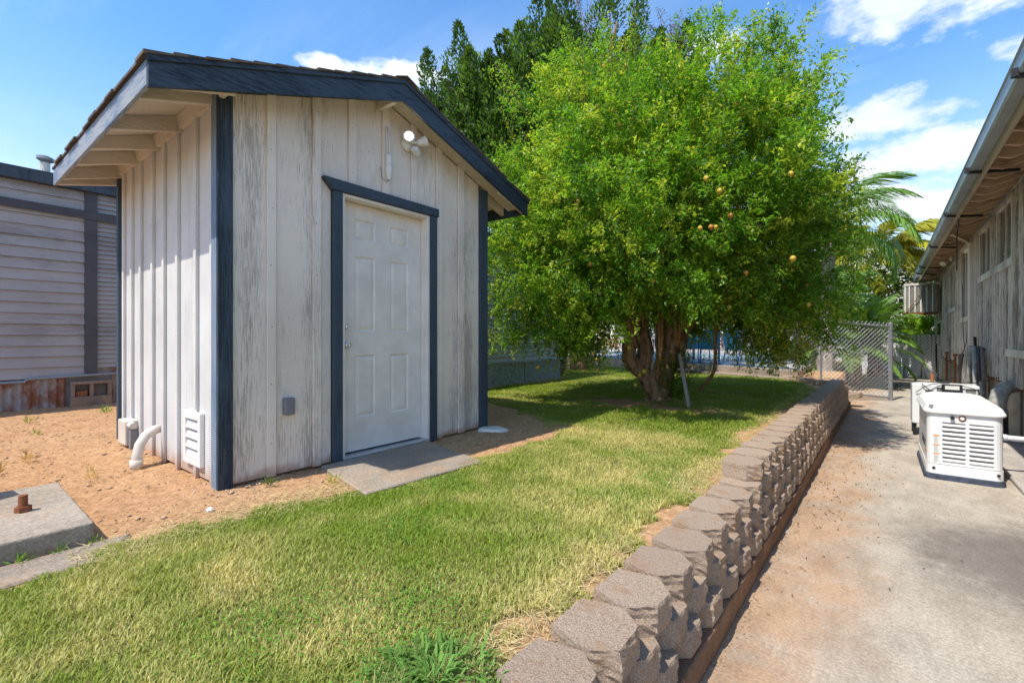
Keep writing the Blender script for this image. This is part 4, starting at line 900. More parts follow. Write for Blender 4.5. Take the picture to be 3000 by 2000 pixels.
m = MB(); m.tube([(gA[0], gA[1], .20), (gB[0]-.02, gB[1]-.02, .06)], .018, 8); m.build('bottom_rail', 'galvanized', gate)
m = MB(); m.tube([(gB[0], gB[1], 0), (gB[0], gB[1], 1.64)], .040, 12); m.lathe([(0, .043), (.03, .035), (.04, .01)], (gB[0], gB[1], 1.635), (0, 0, 1), 12); m.build('post', 'galvanized', gate)
for z in (.25, .60, .95, 1.30, 1.5): m = MB(); m.lathe([(0, .047), (.025, .047)], (gB[0], gB[1], z), (0, 0, 1), 10); m.build('tension_band', 'galvanized', gate)
chain_mesh('wire_mesh', gA, (gB[0]-.03, gB[1]-.024), .20, 1.76, .06, 1.66, .090, .0030, 'galvanized', gate)
fn = thing('chain_link_fence', (-1.45, 12.0, .45), 'galvanized chain link fence round the pool, from the gate leftwards', 'fence')
K0p, K1p = Vector((-1.42, 11.76, 0)), Vector((-9.4, 15.68, 0)); kd = (K1p-K0p).normalized()
chain_mesh('wire_mesh', (-1.50, 11.86), gA, .52, 1.80, .50, 1.70, .090, .0028, 'galvanized', fn)
for i, dd in enumerate((0, 2.9, 5.8, 8.6)):
    p = K0p+kd*dd; p = p+Vector((-kd.y, kd.x, 0))*-.10
    m = MB(); m.tube([(p.x, p.y, .5), (p.x, p.y, 1.85)], .028 if i == 0 else .022, 10); m.build('post', 'galvanized' if i == 0 else 'blue_paint', fn)
q0 = K0p+Vector((kd.y, -kd.x, 0))*.10; q1 = q0+kd*8.6
m = MB(); m.tube([(q0.x, q0.y, .66), (q1.x, q1.y, .66)], .014, 6); m.build('bottom_rail', 'blue_paint', fn)
m = MB(); m.tube([(q0.x, q0.y, 1.83), (q1.x, q1.y, 1.83)], .018, 6); m.build('top_rail', 'galvanized', fn)
chain_mesh('wire_mesh', (q0.x, q0.y), (q1.x, q1.y), .66, 1.83, .66, 1.83, .085, .0022, 'blue_paint', fn)
# pool deck with kerb, pool
nk = Vector((kd.y, -kd.x, 0)); nk = nk if nk.y > 0 else -nk
def kp(d, n): p = K0p+kd*d+nk*n; return (p.x, p.y)
m = MB(); m.prism([kp(-.05, -.02), kp(9.5, -.02), kp(9.5, .2), kp(-.05, .2)], 'z', .30, .625); m.build('pool_kerb', 'grey_concrete', None, kind='structure', bev=.01); 
m = MB(); m.prism([kp(.0, -.32), kp(4.0, -.32), kp(4.0, -.025), kp(0, -.025)], 'z', .30, .475); m.build('kerb_step', 'grey_concrete', None, kind='structure', bev=.01)
pa, pb, pc, pd_ = 4.2, 12.5, 3.0, 8.2
E_ = lambda n_: .49*n_+.02
dk = [kp(E_(.205), .205), kp(22, .205), kp(22, pc), kp(E_(pc), pc)], [kp(E_(pc), pc), kp(pa, pc), kp(pa, pd_), kp(E_(pd_), pd_)], [kp(pb, pc), kp(22, pc), kp(22, pd_), kp(pb, pd_)], [kp(E_(pd_), pd_), kp(22, pd_), kp(22, 13), kp(E_(13), 13)]
m = MB()
for q in dk: m.prism(q, 'z', .45, .60)
m.build('pool_deck', 'deck_concrete', None, kind='structure')
m = MB(); m.prism([kp(pa+.001, pc+.001), kp(pb-.001, pc+.001), kp(pb-.001, pd_-.001), kp(pa+.001, pd_-.001)], 'z', .20, .53); m.build('pool_water', 'water', None, kind='structure')
bf = thing('privacy_fence', (*kp(8, 12.8), .6), 'grey chain link fence with dark privacy slats beyond the pool', 'fence')
a, b = kp(22, 12.8), kp(6.4, 12.8)
chain_mesh('wire_mesh', a, b, .6, 2.2, .6, 2.2, .11, .004, 'galvanized', bf)
nS = 110
for i in range(nS):
    t0 = i/nS; p = Vector(a).lerp(Vector(b), t0); q = Vector(a).lerp(Vector(b), t0+.93/nS)
    m = MB(); m.beam((p[0], p[1]+.03, 1.4+RR.uniform(-.01, .01)), (q[0], q[1]+.03, 1.4), .01, 1.56); m.build('slat', 'privacy_grey', bf)
wf = thing('slatted_fence', (.4, 20.2, 0), 'chain link fence with white privacy slats closing the far end of the path', 'fence')
A, B = Vector((1.60, 19.6, 0)), Vector((-3.2, 22.9, 0)); nS = 66
for i in range(nS):
    p = A.lerp(B, i/nS); q = A.lerp(B, (i+.90)/nS); m = MB(); m.beam((p.x, p.y+.035, .72), (q.x, q.y+.035, .72+RR.uniform(-.01, .01)), .012, 1.40); m.build('slat', 'cardboard_slat', wf)
chain_mesh('wire_mesh', (A.x, A.y), (B.x, B.y), .02, 1.46, .02, 1.46, .11, .0050, 'galvanized', wf)
for t0 in (0.0, .5, 1.0): p = A.lerp(B, t0); m = MB(); m.tube([(p.x, p.y, 0), (p.x, p.y, 1.5)], .03, 8); m.build('post', 'galvanized', wf)
# patio chairs by the pool
def chair(loc, rz, label, first=[None]):
    if first[0] is None:
        t = thing('patio_chair', loc, label, 'chair', 'patio chairs by the pool', rz, local=True)
        for sx in (-1, 1):
            m = MB(); m.tube([(sx*.27, -.25, 0), (sx*.27, -.22, .40), (sx*.27, -.20, .64), (sx*.27, .10, .66), (sx*.27, .24, .62)], .016, 6); m.build('arm', 'blue_paint', t)
            m = MB(); m.tube([(sx*.25, .30, 0), (sx*.25, .20, .40), (sx*.25, .28, .95)], .016, 6); m.build('leg', 'blue_paint', t)
        m = MB(); m.box(-.25, .25, -.24, .22, .40, .425); m.build('seat', 'teal_fabric', t)
        m = MB(); m.obox((0, .25, .68), (.25, .012, .27), Matrix.Rotation(radians(-8), 3, 'X')); m.build('backrest', 'teal_fabric', t)
        first[0] = t; return t
    r = first[0].copy(); COL.objects.link(r); r.location = loc; r.rotation_euler = (0, 0, rz); r['label'] = label
    for ch in list(first[0].children): c = ch.copy(); COL.objects.link(c); c.parent = r
    return r
chl = [(2.3, 1.1, 2.6, 'teal patio chair by the pool, nearest the gate'), (3.1, .9, 3.5, 'second teal patio chair from the gate'), (3.9, 1.3, 2.9, 'third teal patio chair from the gate, just right of the trunk'), (5.9, 1.0, 3.3, 'teal patio chair glimpsed through the forked trunk'), (7.0, 1.6, 2.7, 'teal patio chair farthest left by the pool')]
for d, n, rz, lab in chl: q = kp(d, n); chair((q[0], q[1], .60), rz, lab)

# ------------------------------------------------------------------ mobile homes
mh = thing('mobile_home', (-8.95, 0, .38), 'grey lap sided mobile home with dark trim and rusty skirting behind the shed', 'mobile home')
XW = -8.95
m = MB(); m.box(-13.0, XW-.06, -6.0, 3.6, .38, 3.56); m.build('wall_core', 'lap_paint', mh)
def lap(parent, mat, X, y0, y1, z0, z1, h, name='board'):
    z = z0
    while z < z1-.01:
        t = min(z+h, z1); m = MB(); j = RR.uniform(-.003, .003)
        m.prism([(X-.058, z), (X+.0+j, z), (X-.003+j, z+.006), (X-.026, t-.002), (X-.058, t-.002)], 'y', y0, y1); m.build(name, mat, parent); z = t
lap(mh, 'lap_paint', XW, -6.0, 1.500, .80, 3.44, .1475)
lap(mh, 'lap_paint', XW, 1.635, 3.6, .92, 3.44, .066)
m = MB(); m.box(XW-.058, XW+.022, 1.502, 1.633, .80, 3.44); m.build('vertical_trim', 'band_dark', mh)
m = MB(); m.prism([(-6.0, 3.30), (1.5, 3.16), (3.6, 3.06), (3.6, 2.96), (1.5, 3.05), (-6.0, 3.17)], 'x', XW+.023, XW+.040); m.build('band', 'band_dark', mh)
m = MB(); m.box(-13.2, XW+.07, -6.1, 3.7, 3.442, 3.60); m.build('roof_edge', 'navy_trim', mh)
m = MB(); m.prism([(-13.2, 3.605), (XW+.06, 3.605), (-11.0, 3.78)], 'y', -6.1, 3.7); m.build('roof', 'band_dark', mh)
def corrugated(parent, mat, X, y0, y1, z0, z1, pitch, amp, name='skirt_panel'):
    n = int((y1-y0)/pitch*6); vs = []; fs = []
    for i in range(n+1):
        y = y0+(y1-y0)*i/n; x = X+amp*sin(2*pi*(y-y0)/pitch); vs += [(x, y, z0), (x, y, z1)]
    for i in range(n): fs.append((2*i, 2*i+2, 2*i+3, 2*i+1))
    m = MB(); m.add(vs, fs); o = m.build(name, mat, parent, smooth=True); return o
corrugated(mh, 'skirt_rust', XW-.02, -.10, 1.30, .36, .79, .085, .016); corrugated(mh, 'skirt_rust', XW-.035, -1.6, -.12, .36, .79, .085, .016); corrugated(mh, 'skirt_rust', XW-.035, 1.80, 3.6, .36, .91, .085, .016); corrugated(mh, 'lap_paint', XW-.045, -6.0, -1.62, .36, .79, .085, .016)
m = MB(); m.tube([(XW+.03, -2, .765), (XW+.03, .9, .765), (XW+.03, .92, .80), (XW+.03, 3.5, .86)], .018, 8); m.build('pipe', 'galvanized', mh)
cb = MB(); cy0, cy1, cz0, cz1 = 1.34, 1.785, .36, .735
cb.box(XW-.06, XW+.10, cy0, cy1, cz0, cz0+.16).box(XW-.06, XW+.10, cy0, cy1, cz1-.045, cz1).box(XW-.06, XW+.10, cy0, cy0+.045, cz0+.1605, cz1-.0455).box(XW-.06, XW+.10, cy1-.045, cy1, cz0+.1605, cz1-.0455).box(XW-.06, XW+.10, (cy0+cy1)/2-.022, (cy0+cy1)/2+.022, cz0+.1605, cz1-.0455)
cb.build('cinder_block', 'cinder', None, 'reddish hollow cinder block set in the rusty skirting', 'cinder block', loc=(XW, 1.56, .36), bev=.006)
m = MB(); m.box(XW-.05, XW+.085, 1.395, 1.52, .521, .60); m.build('brick', 'rust', None, 'broken brick piece inside the left hole of the cinder block', 'brick', loc=(XW, 1.45, .52), bev=.012)
vp2 = thing('roof_vent', (-9.9, 1.3, 3.62), 'white roof vent pipe with a round cap on the mobile home', 'vent pipe')
m = MB(); m.lathe([(0, .075), (.03, .075), (.031, .06), (.36, .06)], (-9.9, 1.21, 3.62), (0, 0, 1), 14); m.build('pipe', 'window_paint', vp2)
m = MB(); m.lathe([(0, .065), (.02, .10), (.06, .105), (.061, .09), (.085, .05)], (-9.9, 1.21, 4.00), (0, .12, 1), 16); m.build('cap', 'galvanized', vp2)
m2 = thing('trailer_home', (-5.95, 7, .4), 'blue grey lap sided trailer home with corrugated skirt behind the pomegranate tree', 'mobile home')
XW = -5.95
m = MB(); m.box(-9.0, XW-.06, 4.6, 9.46, .38, 3.25); m.build('wall_core', 'lap_paint_blue', m2)
lap(m2, 'lap_paint_blue', XW, 4.6, 9.40, .865, 3.2, .093)
m = MB(); m.box(XW-.058, XW+.015, 9.401, 9.48, .81, 3.2); m.build('corner_board', 'blue_paint', m2)
m = MB(); m.box(XW-.05, XW+.03, 4.6, 9.50, .825, .864); m.build('base_rail', 'skirt_blue', m2)
yy = 4.6
while yy < 9.4: y2 = min(yy+.86, 9.46); corrugated(m2, 'skirt_blue', XW+RR.uniform(-.01, .006), yy, y2-.006, .37, .824, .058, .009); yy = y2
m = MB(); m.box(-9.1, XW+.16, 4.5, 9.6, 3.201, 3.34); m.build('roof_edge', 'band_dark', m2)
for (a, b, c, d) in ((8.15, 8.62, 1.55, 2.35),):
    m = MB(); m.box(XW-.02, XW+.02, a, b, c, d); f = m.build('window', 'blue_paint', m2); m = MB(); m.box(XW+.0205, XW+.024, a+.05, b-.05, c+.05, d-.05); m.build('pane', 'window_glass', f)

# ------------------------------------------------------------------ foliage helpers
def norm(a): return a/np.maximum(np.linalg.norm(a, axis=-1, keepdims=True), 1e-9)
def leaves_mesh(name, pos, d, nrm, Ln, Wd, col, mat='leaf', droop=0.15):
    """one folded four-point leaf per row"""
    d = norm(d); s = norm(np.cross(d, nrm)); n = np.cross(s, d); L_ = Ln[:, None]; W_ = Wd[:, None]
    mid = pos+d*L_*0.45; tip = pos+d*L_-n*L_*droop
    V = np.stack([pos, mid+s*W_*0.5+n*W_*0.12, tip, mid-s*W_*0.5+n*W_*0.12], 1).reshape(-1, 3)
    k = len(pos); F = np.arange(k*4).reshape(k, 4); C = np.repeat(col, 4, axis=0)
    return fast_mesh(name, V, F, mat, C)
def rnd_dirs(n, g): v = g.normal(size=(n, 3)); return norm(v)
def add_obj(name, me, parent=None, **k):
    if parent: return child(name, me, parent, (0, 0, 0)) if False else _pc(name, me, parent, k)
    o = bpy.data.objects.new(name, me); COL.objects.link(o); return setp(o, **k)
def _pc(name, me, parent, k):
    o = child(name, me, parent, -off_of(parent)); return setp(o, k.get('label'), None, None, k.get('kind'))
def crown(g, centers, dirs, per, tl, L0, L1, wr, cols, up=0.0, droop=0.0, spread=0.9):
    """leafy twigs: starts at centers, runs along dirs for tl metres with per leaves each"""
    n = len(centers); t = (np.arange(per)+g.random((n, per)))/per
    wob = g.normal(size=(n, 1, 3))*0.25; ln = tl[:, None, None]
    P = centers[:, None, :]+dirs[:, None, :]*t[..., None]*ln + wob*(t[..., None]**2)*ln*0.6
    P[..., 2] += (up-droop)*(t**2)*tl[:, None]
    P += g.normal(size=P.shape)*0.022
    D = dirs[:, None, :]*0.55+g.normal(size=(n, per, 3))*spread*0.7; N = g.normal(size=(n, per, 3))*0.55+np.array([0, 0, 1.0])
    Ln = g.uniform(L0, L1, (n, per)); W = Ln*wr
    c = cols[g.integers(0, len(cols), (n,))][:, None, :]*g.uniform(0.72, 1.30, (n, per, 1)); yel = (g.random((n, per, 1)) < 0.06)
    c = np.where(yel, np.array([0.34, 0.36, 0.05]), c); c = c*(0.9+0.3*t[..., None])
    return P.reshape(-1, 3), D.reshape(-1, 3), N.reshape(-1, 3), Ln.ravel(), W.ravel(), np.clip(c.reshape(-1, 3), 0, 1)
def cat(L_): return [np.concatenate([a[i] for a in L_]) for i in range(len(L_[0]))]

# ------------------------------------------------------------------ pomegranate tree
g = np.random.default_rng(3)
pt = thing('pomegranate_tree', (-2.62, 6.80, .42), 'big bushy pomegranate tree with gnarled trunk and hanging fruit in the lawn', 'tree')
C0 = np.array([-2.62, 6.92, 2.98])
def crown_r(th, ph):
    # uneven outline: lobes
    return 1+0.09*np.sin(3*th+1.0)+0.08*np.sin(5*th+2.2+3*ph)+0.08*np.sin(7*th-1.0+6*ph)+0.06*np.sin(11*th+9*ph)
def crown_pts(n, rlo, rhi, g):
    v = rnd_dirs(n*2, g); v = v[(v[:, 2] > -0.93)][:n]
    th = np.arctan2(v[:, 1], v[:, 0]); ph = np.arcsin(v[:, 2])
    rad = g.uniform(rlo**2, rhi**2, len(v))**0.5*crown_r(th, ph)
    hr = 2.50; hz = np.where(v[:, 2] > 0, 2.30, 1.9)
    p = np.stack([v[:, 0]*hr, v[:, 1]*hr, v[:, 2]*hz], -1)*rad[:, None]
    # hollow under the tree around the trunk
    return C0+p, v, p
GREENS = np.array([(0.125, 0.265, 0.02), (0.16, 0.31, 0.024), (0.21, 0.35, 0.03), (0.32, 0.40, 0.04), (0.080, 0.19, 0.02), (.135, .28, .022)])
parts_ = []
CT, cv, _ = crown_pts(1500, 0.60, 1.0, g)      # leafy sprays gathered in clumps, with gaps between them
latp = .787*CT[:, 0]+.617*CT[:, 1]
keep = ~((np.hypot(CT[:, 0]+2.45, CT[:, 1]-6.6) < 1.15) & (CT[:, 2] < 1.75)) & ~((CT[:, 2] < 1.22+0.35*np.sin(CT[:, 0]*3.1)*np.cos(CT[:, 1]*2.3)))
keep &= ~((CT[:, 0] < -2.9) & (CT[:, 1] < 4.75)); keep &= ~((np.abs(latp-2.1) < .58) & (CT[:, 2] < 1.78)); fwp = -.617*CT[:, 0]+.787*CT[:, 1]; keep &= latp/fwp < .69-.050*np.maximum(CT[:, 2]-3.2, 0)+.02*np.sin(CT[:, 2]*5)
CT, cv = CT[keep], cv[keep]; per_c = 11; tone = g.integers(0, len(GREENS), len(CT))
for ti in range(len(GREENS)):
    k = tone == ti; P = np.repeat(CT[k], per_c, 0)+g.normal(size=(k.sum()*per_c, 3))*.095; v = np.repeat(cv[k], per_c, 0)
    d = norm(v*np.array([1, 1, .7])+g.normal(size=v.shape)*0.70+np.array([0, 0, .22])); low = P[:, 2] < 2.2; d[low, 2] -= 0.7; d = norm(d)
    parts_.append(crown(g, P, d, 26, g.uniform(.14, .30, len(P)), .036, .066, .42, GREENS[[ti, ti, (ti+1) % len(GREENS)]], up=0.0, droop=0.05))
# inner fill
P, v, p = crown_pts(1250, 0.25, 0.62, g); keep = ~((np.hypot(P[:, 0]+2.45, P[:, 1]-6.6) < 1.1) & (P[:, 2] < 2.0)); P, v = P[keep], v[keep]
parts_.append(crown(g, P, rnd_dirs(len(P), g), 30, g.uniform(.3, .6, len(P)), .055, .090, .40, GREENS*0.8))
# long shoots reaching out of the outline
sh_pts = []
n = 90; v = rnd_dirs(n*3, g); v = v[(v[:, 2] > 0.1) & (.787*v[:, 0]+.617*v[:, 1] < .45)][:n]; P = C0+np.stack([v[:, 0]*2.35, v[:, 1]*2.35, v[:, 2]*2.4], -1)*crown_r(np.arctan2(v[:, 1], v[:, 0]), np.arcsin(v[:, 2]))[:, None]
dd = norm(v+np.array([0.15, 0.12, .55])+g.normal(size=v.shape)*.2); tl = g.uniform(.25, .60, len(P)); parts_.append(crown(g, P, dd, 60, tl, .032, .055, .36, GREENS, up=0.05)); sh_pts += list(zip(P, dd, tl))
base = np.array([(-.55, 8.35, 3.9), (-.45, 8.5, 3.6), (-.30, 8.4, 3.4), (-.6, 8.3, 4.3), (-.3, 8.6, 3.1), (-.75, 8.2, 4.6)])-np.array([.55, .42, .15]); dd = norm(np.array([(.8, .62, .55), (.8, .6, .35), (.85, .62, .16), (.6, .5, .85), (.85, .62, .05), (.5, .4, 1.1)])); tl = np.array([.95, .9, 1.0, .8, .85, .6])
for _ in range(2): parts_.append(crown(g, base, dd, 90, tl, .030, .052, .33, GREENS, up=.1))
sh_pts += list(zip(base, dd, tl))
# drooping skirts
sk = []
for (cx, cy, ztop_, zlow, n) in ((-4.35, 5.55, 1.75, .98, 40), (-3.85, 5.75, 1.6, 1.05, 26), (-3.45, 6.05, 1.5, .80, 42), (-3.05, 5.9, 1.45, .95, 24), (-1.15, 7.55, 1.7, .72, 60), (-.95, 7.75, 1.9, .85, 60), (-1.45, 7.25, 1.5, .86, 34), (-.5, 8.2, 2.2, 1.3, 40), (-3.6, 8.4, 1.7, .9, 30), (-2.9, 8.9, 1.8, .9, 30)):
    P = np.stack([g.normal(cx, .20, n), g.normal(cy, .20, n), g.uniform(zlow+.35, ztop_+.3, n)], -1); dd = norm(np.stack([g.normal(0, .45, n), g.normal(0, .45, n), -np.ones(n)], -1)); tl = g.uniform(.3, .5, n)
    cc = GREENS if cy < 7 or cy > 8 else np.array([(0.20, 0.32, .03), (.32, .38, .04), (.42, .42, .05), (.12, .24, .02)])
    parts_.append(crown(g, P, dd, 48, tl, .040, .068, .36, cc))
L6 = cat(parts_); me = leaves_mesh('crown', *L6); add_obj('crown', me, pt)
print('pomegranate leaves', len(L6[0]))
rt = random.Random(4)
m = MB()
def limb(mb, pts, r0, r1, seg=12, noise=.28, sub=5):
    P = [Vector(q) for q in pts]; Q = []
    for i in range(len(P)-1):
        a, b, c, d = P[max(i-1, 0)], P[i], P[i+1], P[min(i+2, len(P)-1)]
        for k in range(sub): t = k/sub; Q.append(0.5*((2*b)+(c-a)*t+(2*a-5*b+4*c-d)*t*t+(3*b-a-3*c+d)*t*t*t))
    Q.append(P[-1]); n = len(Q); mb.tube(Q, [r0+(r1-r0)*(i/(n-1)) * (1) + (rt.random()-.5)*noise*r0*.25 for i in range(n)], seg, noise=noise, rnd=rt)
bx, by = -2.62, 6.85
def tp(lat, fw, z): # lateral (to the right in the photo) and away, from the trunk foot
    return (bx+.787*lat-.617*fw, by+.617*lat+.787*fw, z)
limb(m, [tp(.02, 0, .28), tp(-.02, 0, .55), tp(-.16, .02, .78), tp(-.34, .03, .96), tp(-.42, .02, 1.15), tp(-.38, .05, 1.45), tp(-.42, .1, 2.1)], .15, .075, 14)
limb(m, [tp(.05, .02, .28), tp(.08, .03, .65), tp(.18, .05, .98), tp(.26, .08, 1.35), tp(.25, .1, 1.8), tp(.35, .15, 2.5)], .165, .085, 14)
limb(m, [tp(-.22, .03, .85), tp(-.14, .10, 1.15), tp(-.17, .14, 1.5), tp(-.14, .2, 2.1), tp(-.2, .3, 2.9)], .125, .07, 12)
limb(m, [tp(.08, .0, .35), tp(-.01, -.03, .70), tp(.06, .0, 1.1), tp(.05, .05, 1.6), tp(.08, 0, 2.4)], .095, .05, 12)
limb(m, [tp(.15, .05, .85), tp(.34, .1, 1.1), tp(.47, .12, 1.5), tp(.60, .1, 2.2)], .12, .06, 12)
limb(m, [tp(-.40, .02, 1.02), tp(-.47, 0, 1.10)], .09, .07, 12)
for a in range(7): an = a*pi*2/7+.3; limb(m, [tp(.03, 0, .50), tp(.03+.17*cos(an), .17*sin(an), .41), tp(.03+.30*cos(an), .30*sin(an), .35)], .07, .03, 8)
m.build('trunk', 'bark', pt, smooth=True)
sc_ = [((-.05, -.06, .6), (.02, -.12, 1.1), (.05, -.1, 1.7), (.08, -.1, 2.3), .030), ((.12, -.1, .6), (.02, -.14, 1.0), (.0, -.1, 1.5), (.03, 0, 2.2), .024), ((.28, 0, 1.1), (.26, -.05, 1.5), (.18, -.05, 2.0), (.1, 0, 2.5), .032), ((.3, 0, 1.15), (.34, -.05, 1.6), (.36, -.05, 2.1), (.4, 0, 2.6), .03),
       ((-.38, 0, 1.2), (-.5, -.05, 1.5), (-.56, -.05, 1.9), (-.7, -.1, 2.4), .026), ((-.3, 0, 1.2), (-.42, -.05, 1.5), (-.5, 0, 1.9), (-.6, 0, 2.4), .03), ((-.46, -.05, .9), (-.52, -.1, 1.1), (-.50, -.1, 1.5), (-.6, 0, 2.0), .014), ((.66, .1, .55), (.88, .05, .85), (.90, .05, 1.4), (1.0, .1, 2.0), .030), ((.9, .05, 1.4), (1.0, .05, 1.6), (1.12, .05, 2.0), (1.3, .1, 2.4), .018),
       ((.35, -.1, .55), (.36, -.12, .75), (.38, -.12, .95), (.4, -.1, 1.1), .010), ((.5, 0, 1.5), (.8, .1, 2.1), (1.1, .2, 2.9), (1.5, .3, 3.7), .035), ((-.3, .1, 1.9), (-.8, .2, 2.7), (-1.3, .3, 3.5), (-1.6, .3, 4.2), .04), ((.0, .1, 2.2), (.1, .1, 3.0), (.0, .1, 3.9), (.1, 0, 4.9), .04), ((.3, .1, 2.3), (.6, -.3, 3.1), (.8, -.6, 3.9), (.9, -.8, 4.6), .035), ((-.2, .2, 2.6), (-.5, -.4, 3.2), (-.8, -.9, 3.8), (-.9, -1.2, 4.4), .035)]
for a, b, c, d_, r in sc_:
    m = MB(); limb(m, [tp(*a), tp(*b), tp(*c), tp(*d_)], r, r*.6, 8, .1, 4); m.build('branch', 'sucker_bark', pt, smooth=True)
m = MB()
for (p_, d_, l_) in sh_pts: a = Vector(p_); b = a+Vector(d_)*l_; m.tube([a-Vector(d_)*.2, a, b], [.005, .004, .002], 4)
for i in range(90):
    q, vv, _ = crown_pts(1, .3, .8, g)
    if len(q) and q[0][2] > 1.5: a = Vector(q[0]); m.tube([a, a+Vector((rt.uniform(-.3, .3), rt.uniform(-.3, .3), rt.uniform(0, .5)))], [.006, .003], 4)
m.build('twigs', 'sucker_bark', pt, kind='stuff')
# fruit
def fruit_mesh(mat, seed):
    m = MB(); m.lathe([(-.040, .004), (-.036, .018), (-.022, .033), (0, .040), (.020, .035), (.033, .020), (.037, .011), (.041, .010), (.052, .014), (.053, .010)], (0, 0, 0), (0, 0, -1), 12); me = m.mesh('fruit', mat); me.polygons.foreach_set('use_smooth', [True]*len(me.polygons)); return me
FR = [fruit_mesh('fruit', 1), fruit_mesh('fruit_yellow', 2)]
# fruit places: lateral / forward from the crown centre, height
cp = Vector((0, 0, 0)); rgt = Vector((cos(radians(YAW)), sin(radians(YAW)), 0)); fwd = Vector((-sin(radians(YAW)), cos(radians(YAW)), 0))
fspots = []
for lat, z, dep in ((2.04, 2.49, 4.8), (2.09, 2.49, 4.8), (1.95, 2.49, 4.85), (2.24, 2.61, 4.8), (1.97, 2.97, 4.75), (2.13, 2.86, 4.8), (2.98, 3.41, 5.2), (3.14, 3.56, 5.3), (3.25, 2.76, 5.1), (1.30, 2.71, 4.9), (3.9, 2.05, 6.2), (4.6, 2.95, 7.1), (4.6, 3.1, 7.1),
                    (1.05, 1.15, 6.1), (1.10, 1.07, 6.1), (1.02, 1.62, 6.2), (1.13, .92, 6.2), (1.72, .85, 6.3), (1.78, .90, 6.3), (1.66, .72, 6.3), (1.55, 1.22, 6.2), (1.38, 1.22, 6.2), (1.35, 1.64, 6.1), (2.15, 1.70, 5.6), (2.20, 1.68, 5.6), (2.6, 1.72, 5.6), (3.42, 1.36, 6.0), (3.48, 1.32, 6.0), (3.5, 1.0, 6.1), (.35, .95, 6.3), (2.45, 3.9, 5.1), (1.9, 4.4, 5.3), (2.7, 4.9, 5.6), (1.2, 3.7, 5.2), (3.5, 4.0, 5.6), (3.0, 2.2, 5.0), (2.5, 2.05, 5.0), (1.6, 2.0, 5.3), (4.1, 3.4, 6.2), (1.1, 4.6, 5.6), (1.35, 4.6, 5.6), (3.9, 2.6, 6.0), (3.55, 1.75, 5.6), (1.5, 3.2, 4.9), (2.8, 3.0, 4.7), (.9, 2.2, 5.4), (.75, 2.9, 5.3)):
    q = rgt*lat+fwd*dep; fspots.append(Vector((q.x, q.y, z)))
for i, q in enumerate(fspots):
    # push out towards the viewer-facing shell of the crown
    c = Vector(C0); v_ = (q-c); e = Vector((v_.x/2.62, v_.y/2.62, v_.z/(2.65 if v_.z > 0 else 1.95))); k_ = e.length
    if q.z > 1.3 and k_ > 1.0: q = c+v_/k_*.94
    child('fruit', FR[1 if (i % 3 or q.z < 1.8) else 0], pt, q-off_of(pt), (rt.uniform(-.4, .4), rt.uniform(-.4, .4), 0), (lambda s_: (s_, s_, s_))(rt.uniform(.5, .85)))
# low suckers round the foot and the prop stake
gg = np.random.default_rng(8)
P = np.stack([gg.normal(-2.30, .13, 90), gg.normal(6.85, .14, 90), gg.uniform(.42, .95, 90)], -1); me = leaves_mesh('suckers', *crown(gg, P, norm(gg.normal(size=(90, 3))*.5+np.array([0, 0, 1])), 30, gg.uniform(.2, .4, 90), .03, .05, .32, GREENS*.7)); add_obj('basal_shoots', me, pt, kind='stuff')
m = MB(); m.beam((-1.98, 6.36, .38), (-2.17, 6.52, 1.13), .045, .045, up=(0, 1, 0)); m.build('wooden_stake', 'grey_wood', None, 'grey weathered timber stake leaning against the pomegranate trunk', 'stake', loc=(-2.0, 6.4, .4), bev=.004)

# ------------------------------------------------------------------ juniper behind
g = np.random.default_rng(17)
jt = thing('juniper_tree', (-6.9, 11.9, .4), 'tall dark juniper with upright plumes and some dead twigs behind the pomegranate', 'tree')
JC = np.array([-6.9, 11.9, 5.4]); JG = np.array([(0.08, 0.17, 0.03), (0.11, 0.22, 0.035), (0.15, 0.26, 0.04), (0.055, 0.12, 0.025)])
spires = []
def spire(p0, d, h, r, n):
    t = g.random(n)**0.85; a = g.uniform(0, 2*pi, n); rr = r*(1-t)**0.6*g.random(n)**0.5*(1+.45*np.sin(11*t+a*2+p0[0]*5)); u = norm(np.cross(d, [0.3, 0.9, 0.1])); w = np.cross(d, u)
    P = p0+d*(t*h)[:, None]+u*(rr*np.cos(a))[:, None]+w*(rr*np.sin(a))[:, None]; P[:, 0] += .06*np.sin(6*t+p0[1]); 
    D = d*0.9+(u*np.cos(a)[:, None]+w*np.sin(a)[:, None])*.55+g.normal(size=(n, 3))*.3
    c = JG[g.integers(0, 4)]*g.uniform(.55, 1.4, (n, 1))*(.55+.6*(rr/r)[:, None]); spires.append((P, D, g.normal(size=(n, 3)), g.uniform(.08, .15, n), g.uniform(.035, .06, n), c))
for i in range(330):
    v = rnd_dirs(1, g)[0]
    if v[2] < -.35: v[2] *= -1
    k = g.uniform(.62, 1.0); p0 = JC+np.array([v[0]*3.7, v[1]*3.7, v[2]*3.9])*k*(1+.12*math.sin(4*math.atan2(v[1], v[0])+1))
    if p0[2] < 3.3 and p0[0] < -5.5 and p0[1] < 10.2: continue
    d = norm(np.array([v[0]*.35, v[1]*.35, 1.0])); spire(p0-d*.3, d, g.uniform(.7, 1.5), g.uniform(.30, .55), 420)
for i in range(120):
    lat = g.uniform(-3.6, 1.2); q = rgt*lat+fwd*(12.6+g.uniform(-1.2, 1.6)); zt = 6.2+2.6*min(1, (lat+3.9)/2.6)*g.uniform(.35, 1.0)
    if q.x < -5.6 and q.y < 9.8 and zt < 5.0: continue
    d = norm(np.array([g.normal()*.18-.1, g.normal()*.18-.1, 1])); spire(np.array([q.x, q.y, zt-1.4]), d, g.uniform(.9, 1.5), g.uniform(.32, .55), 380)
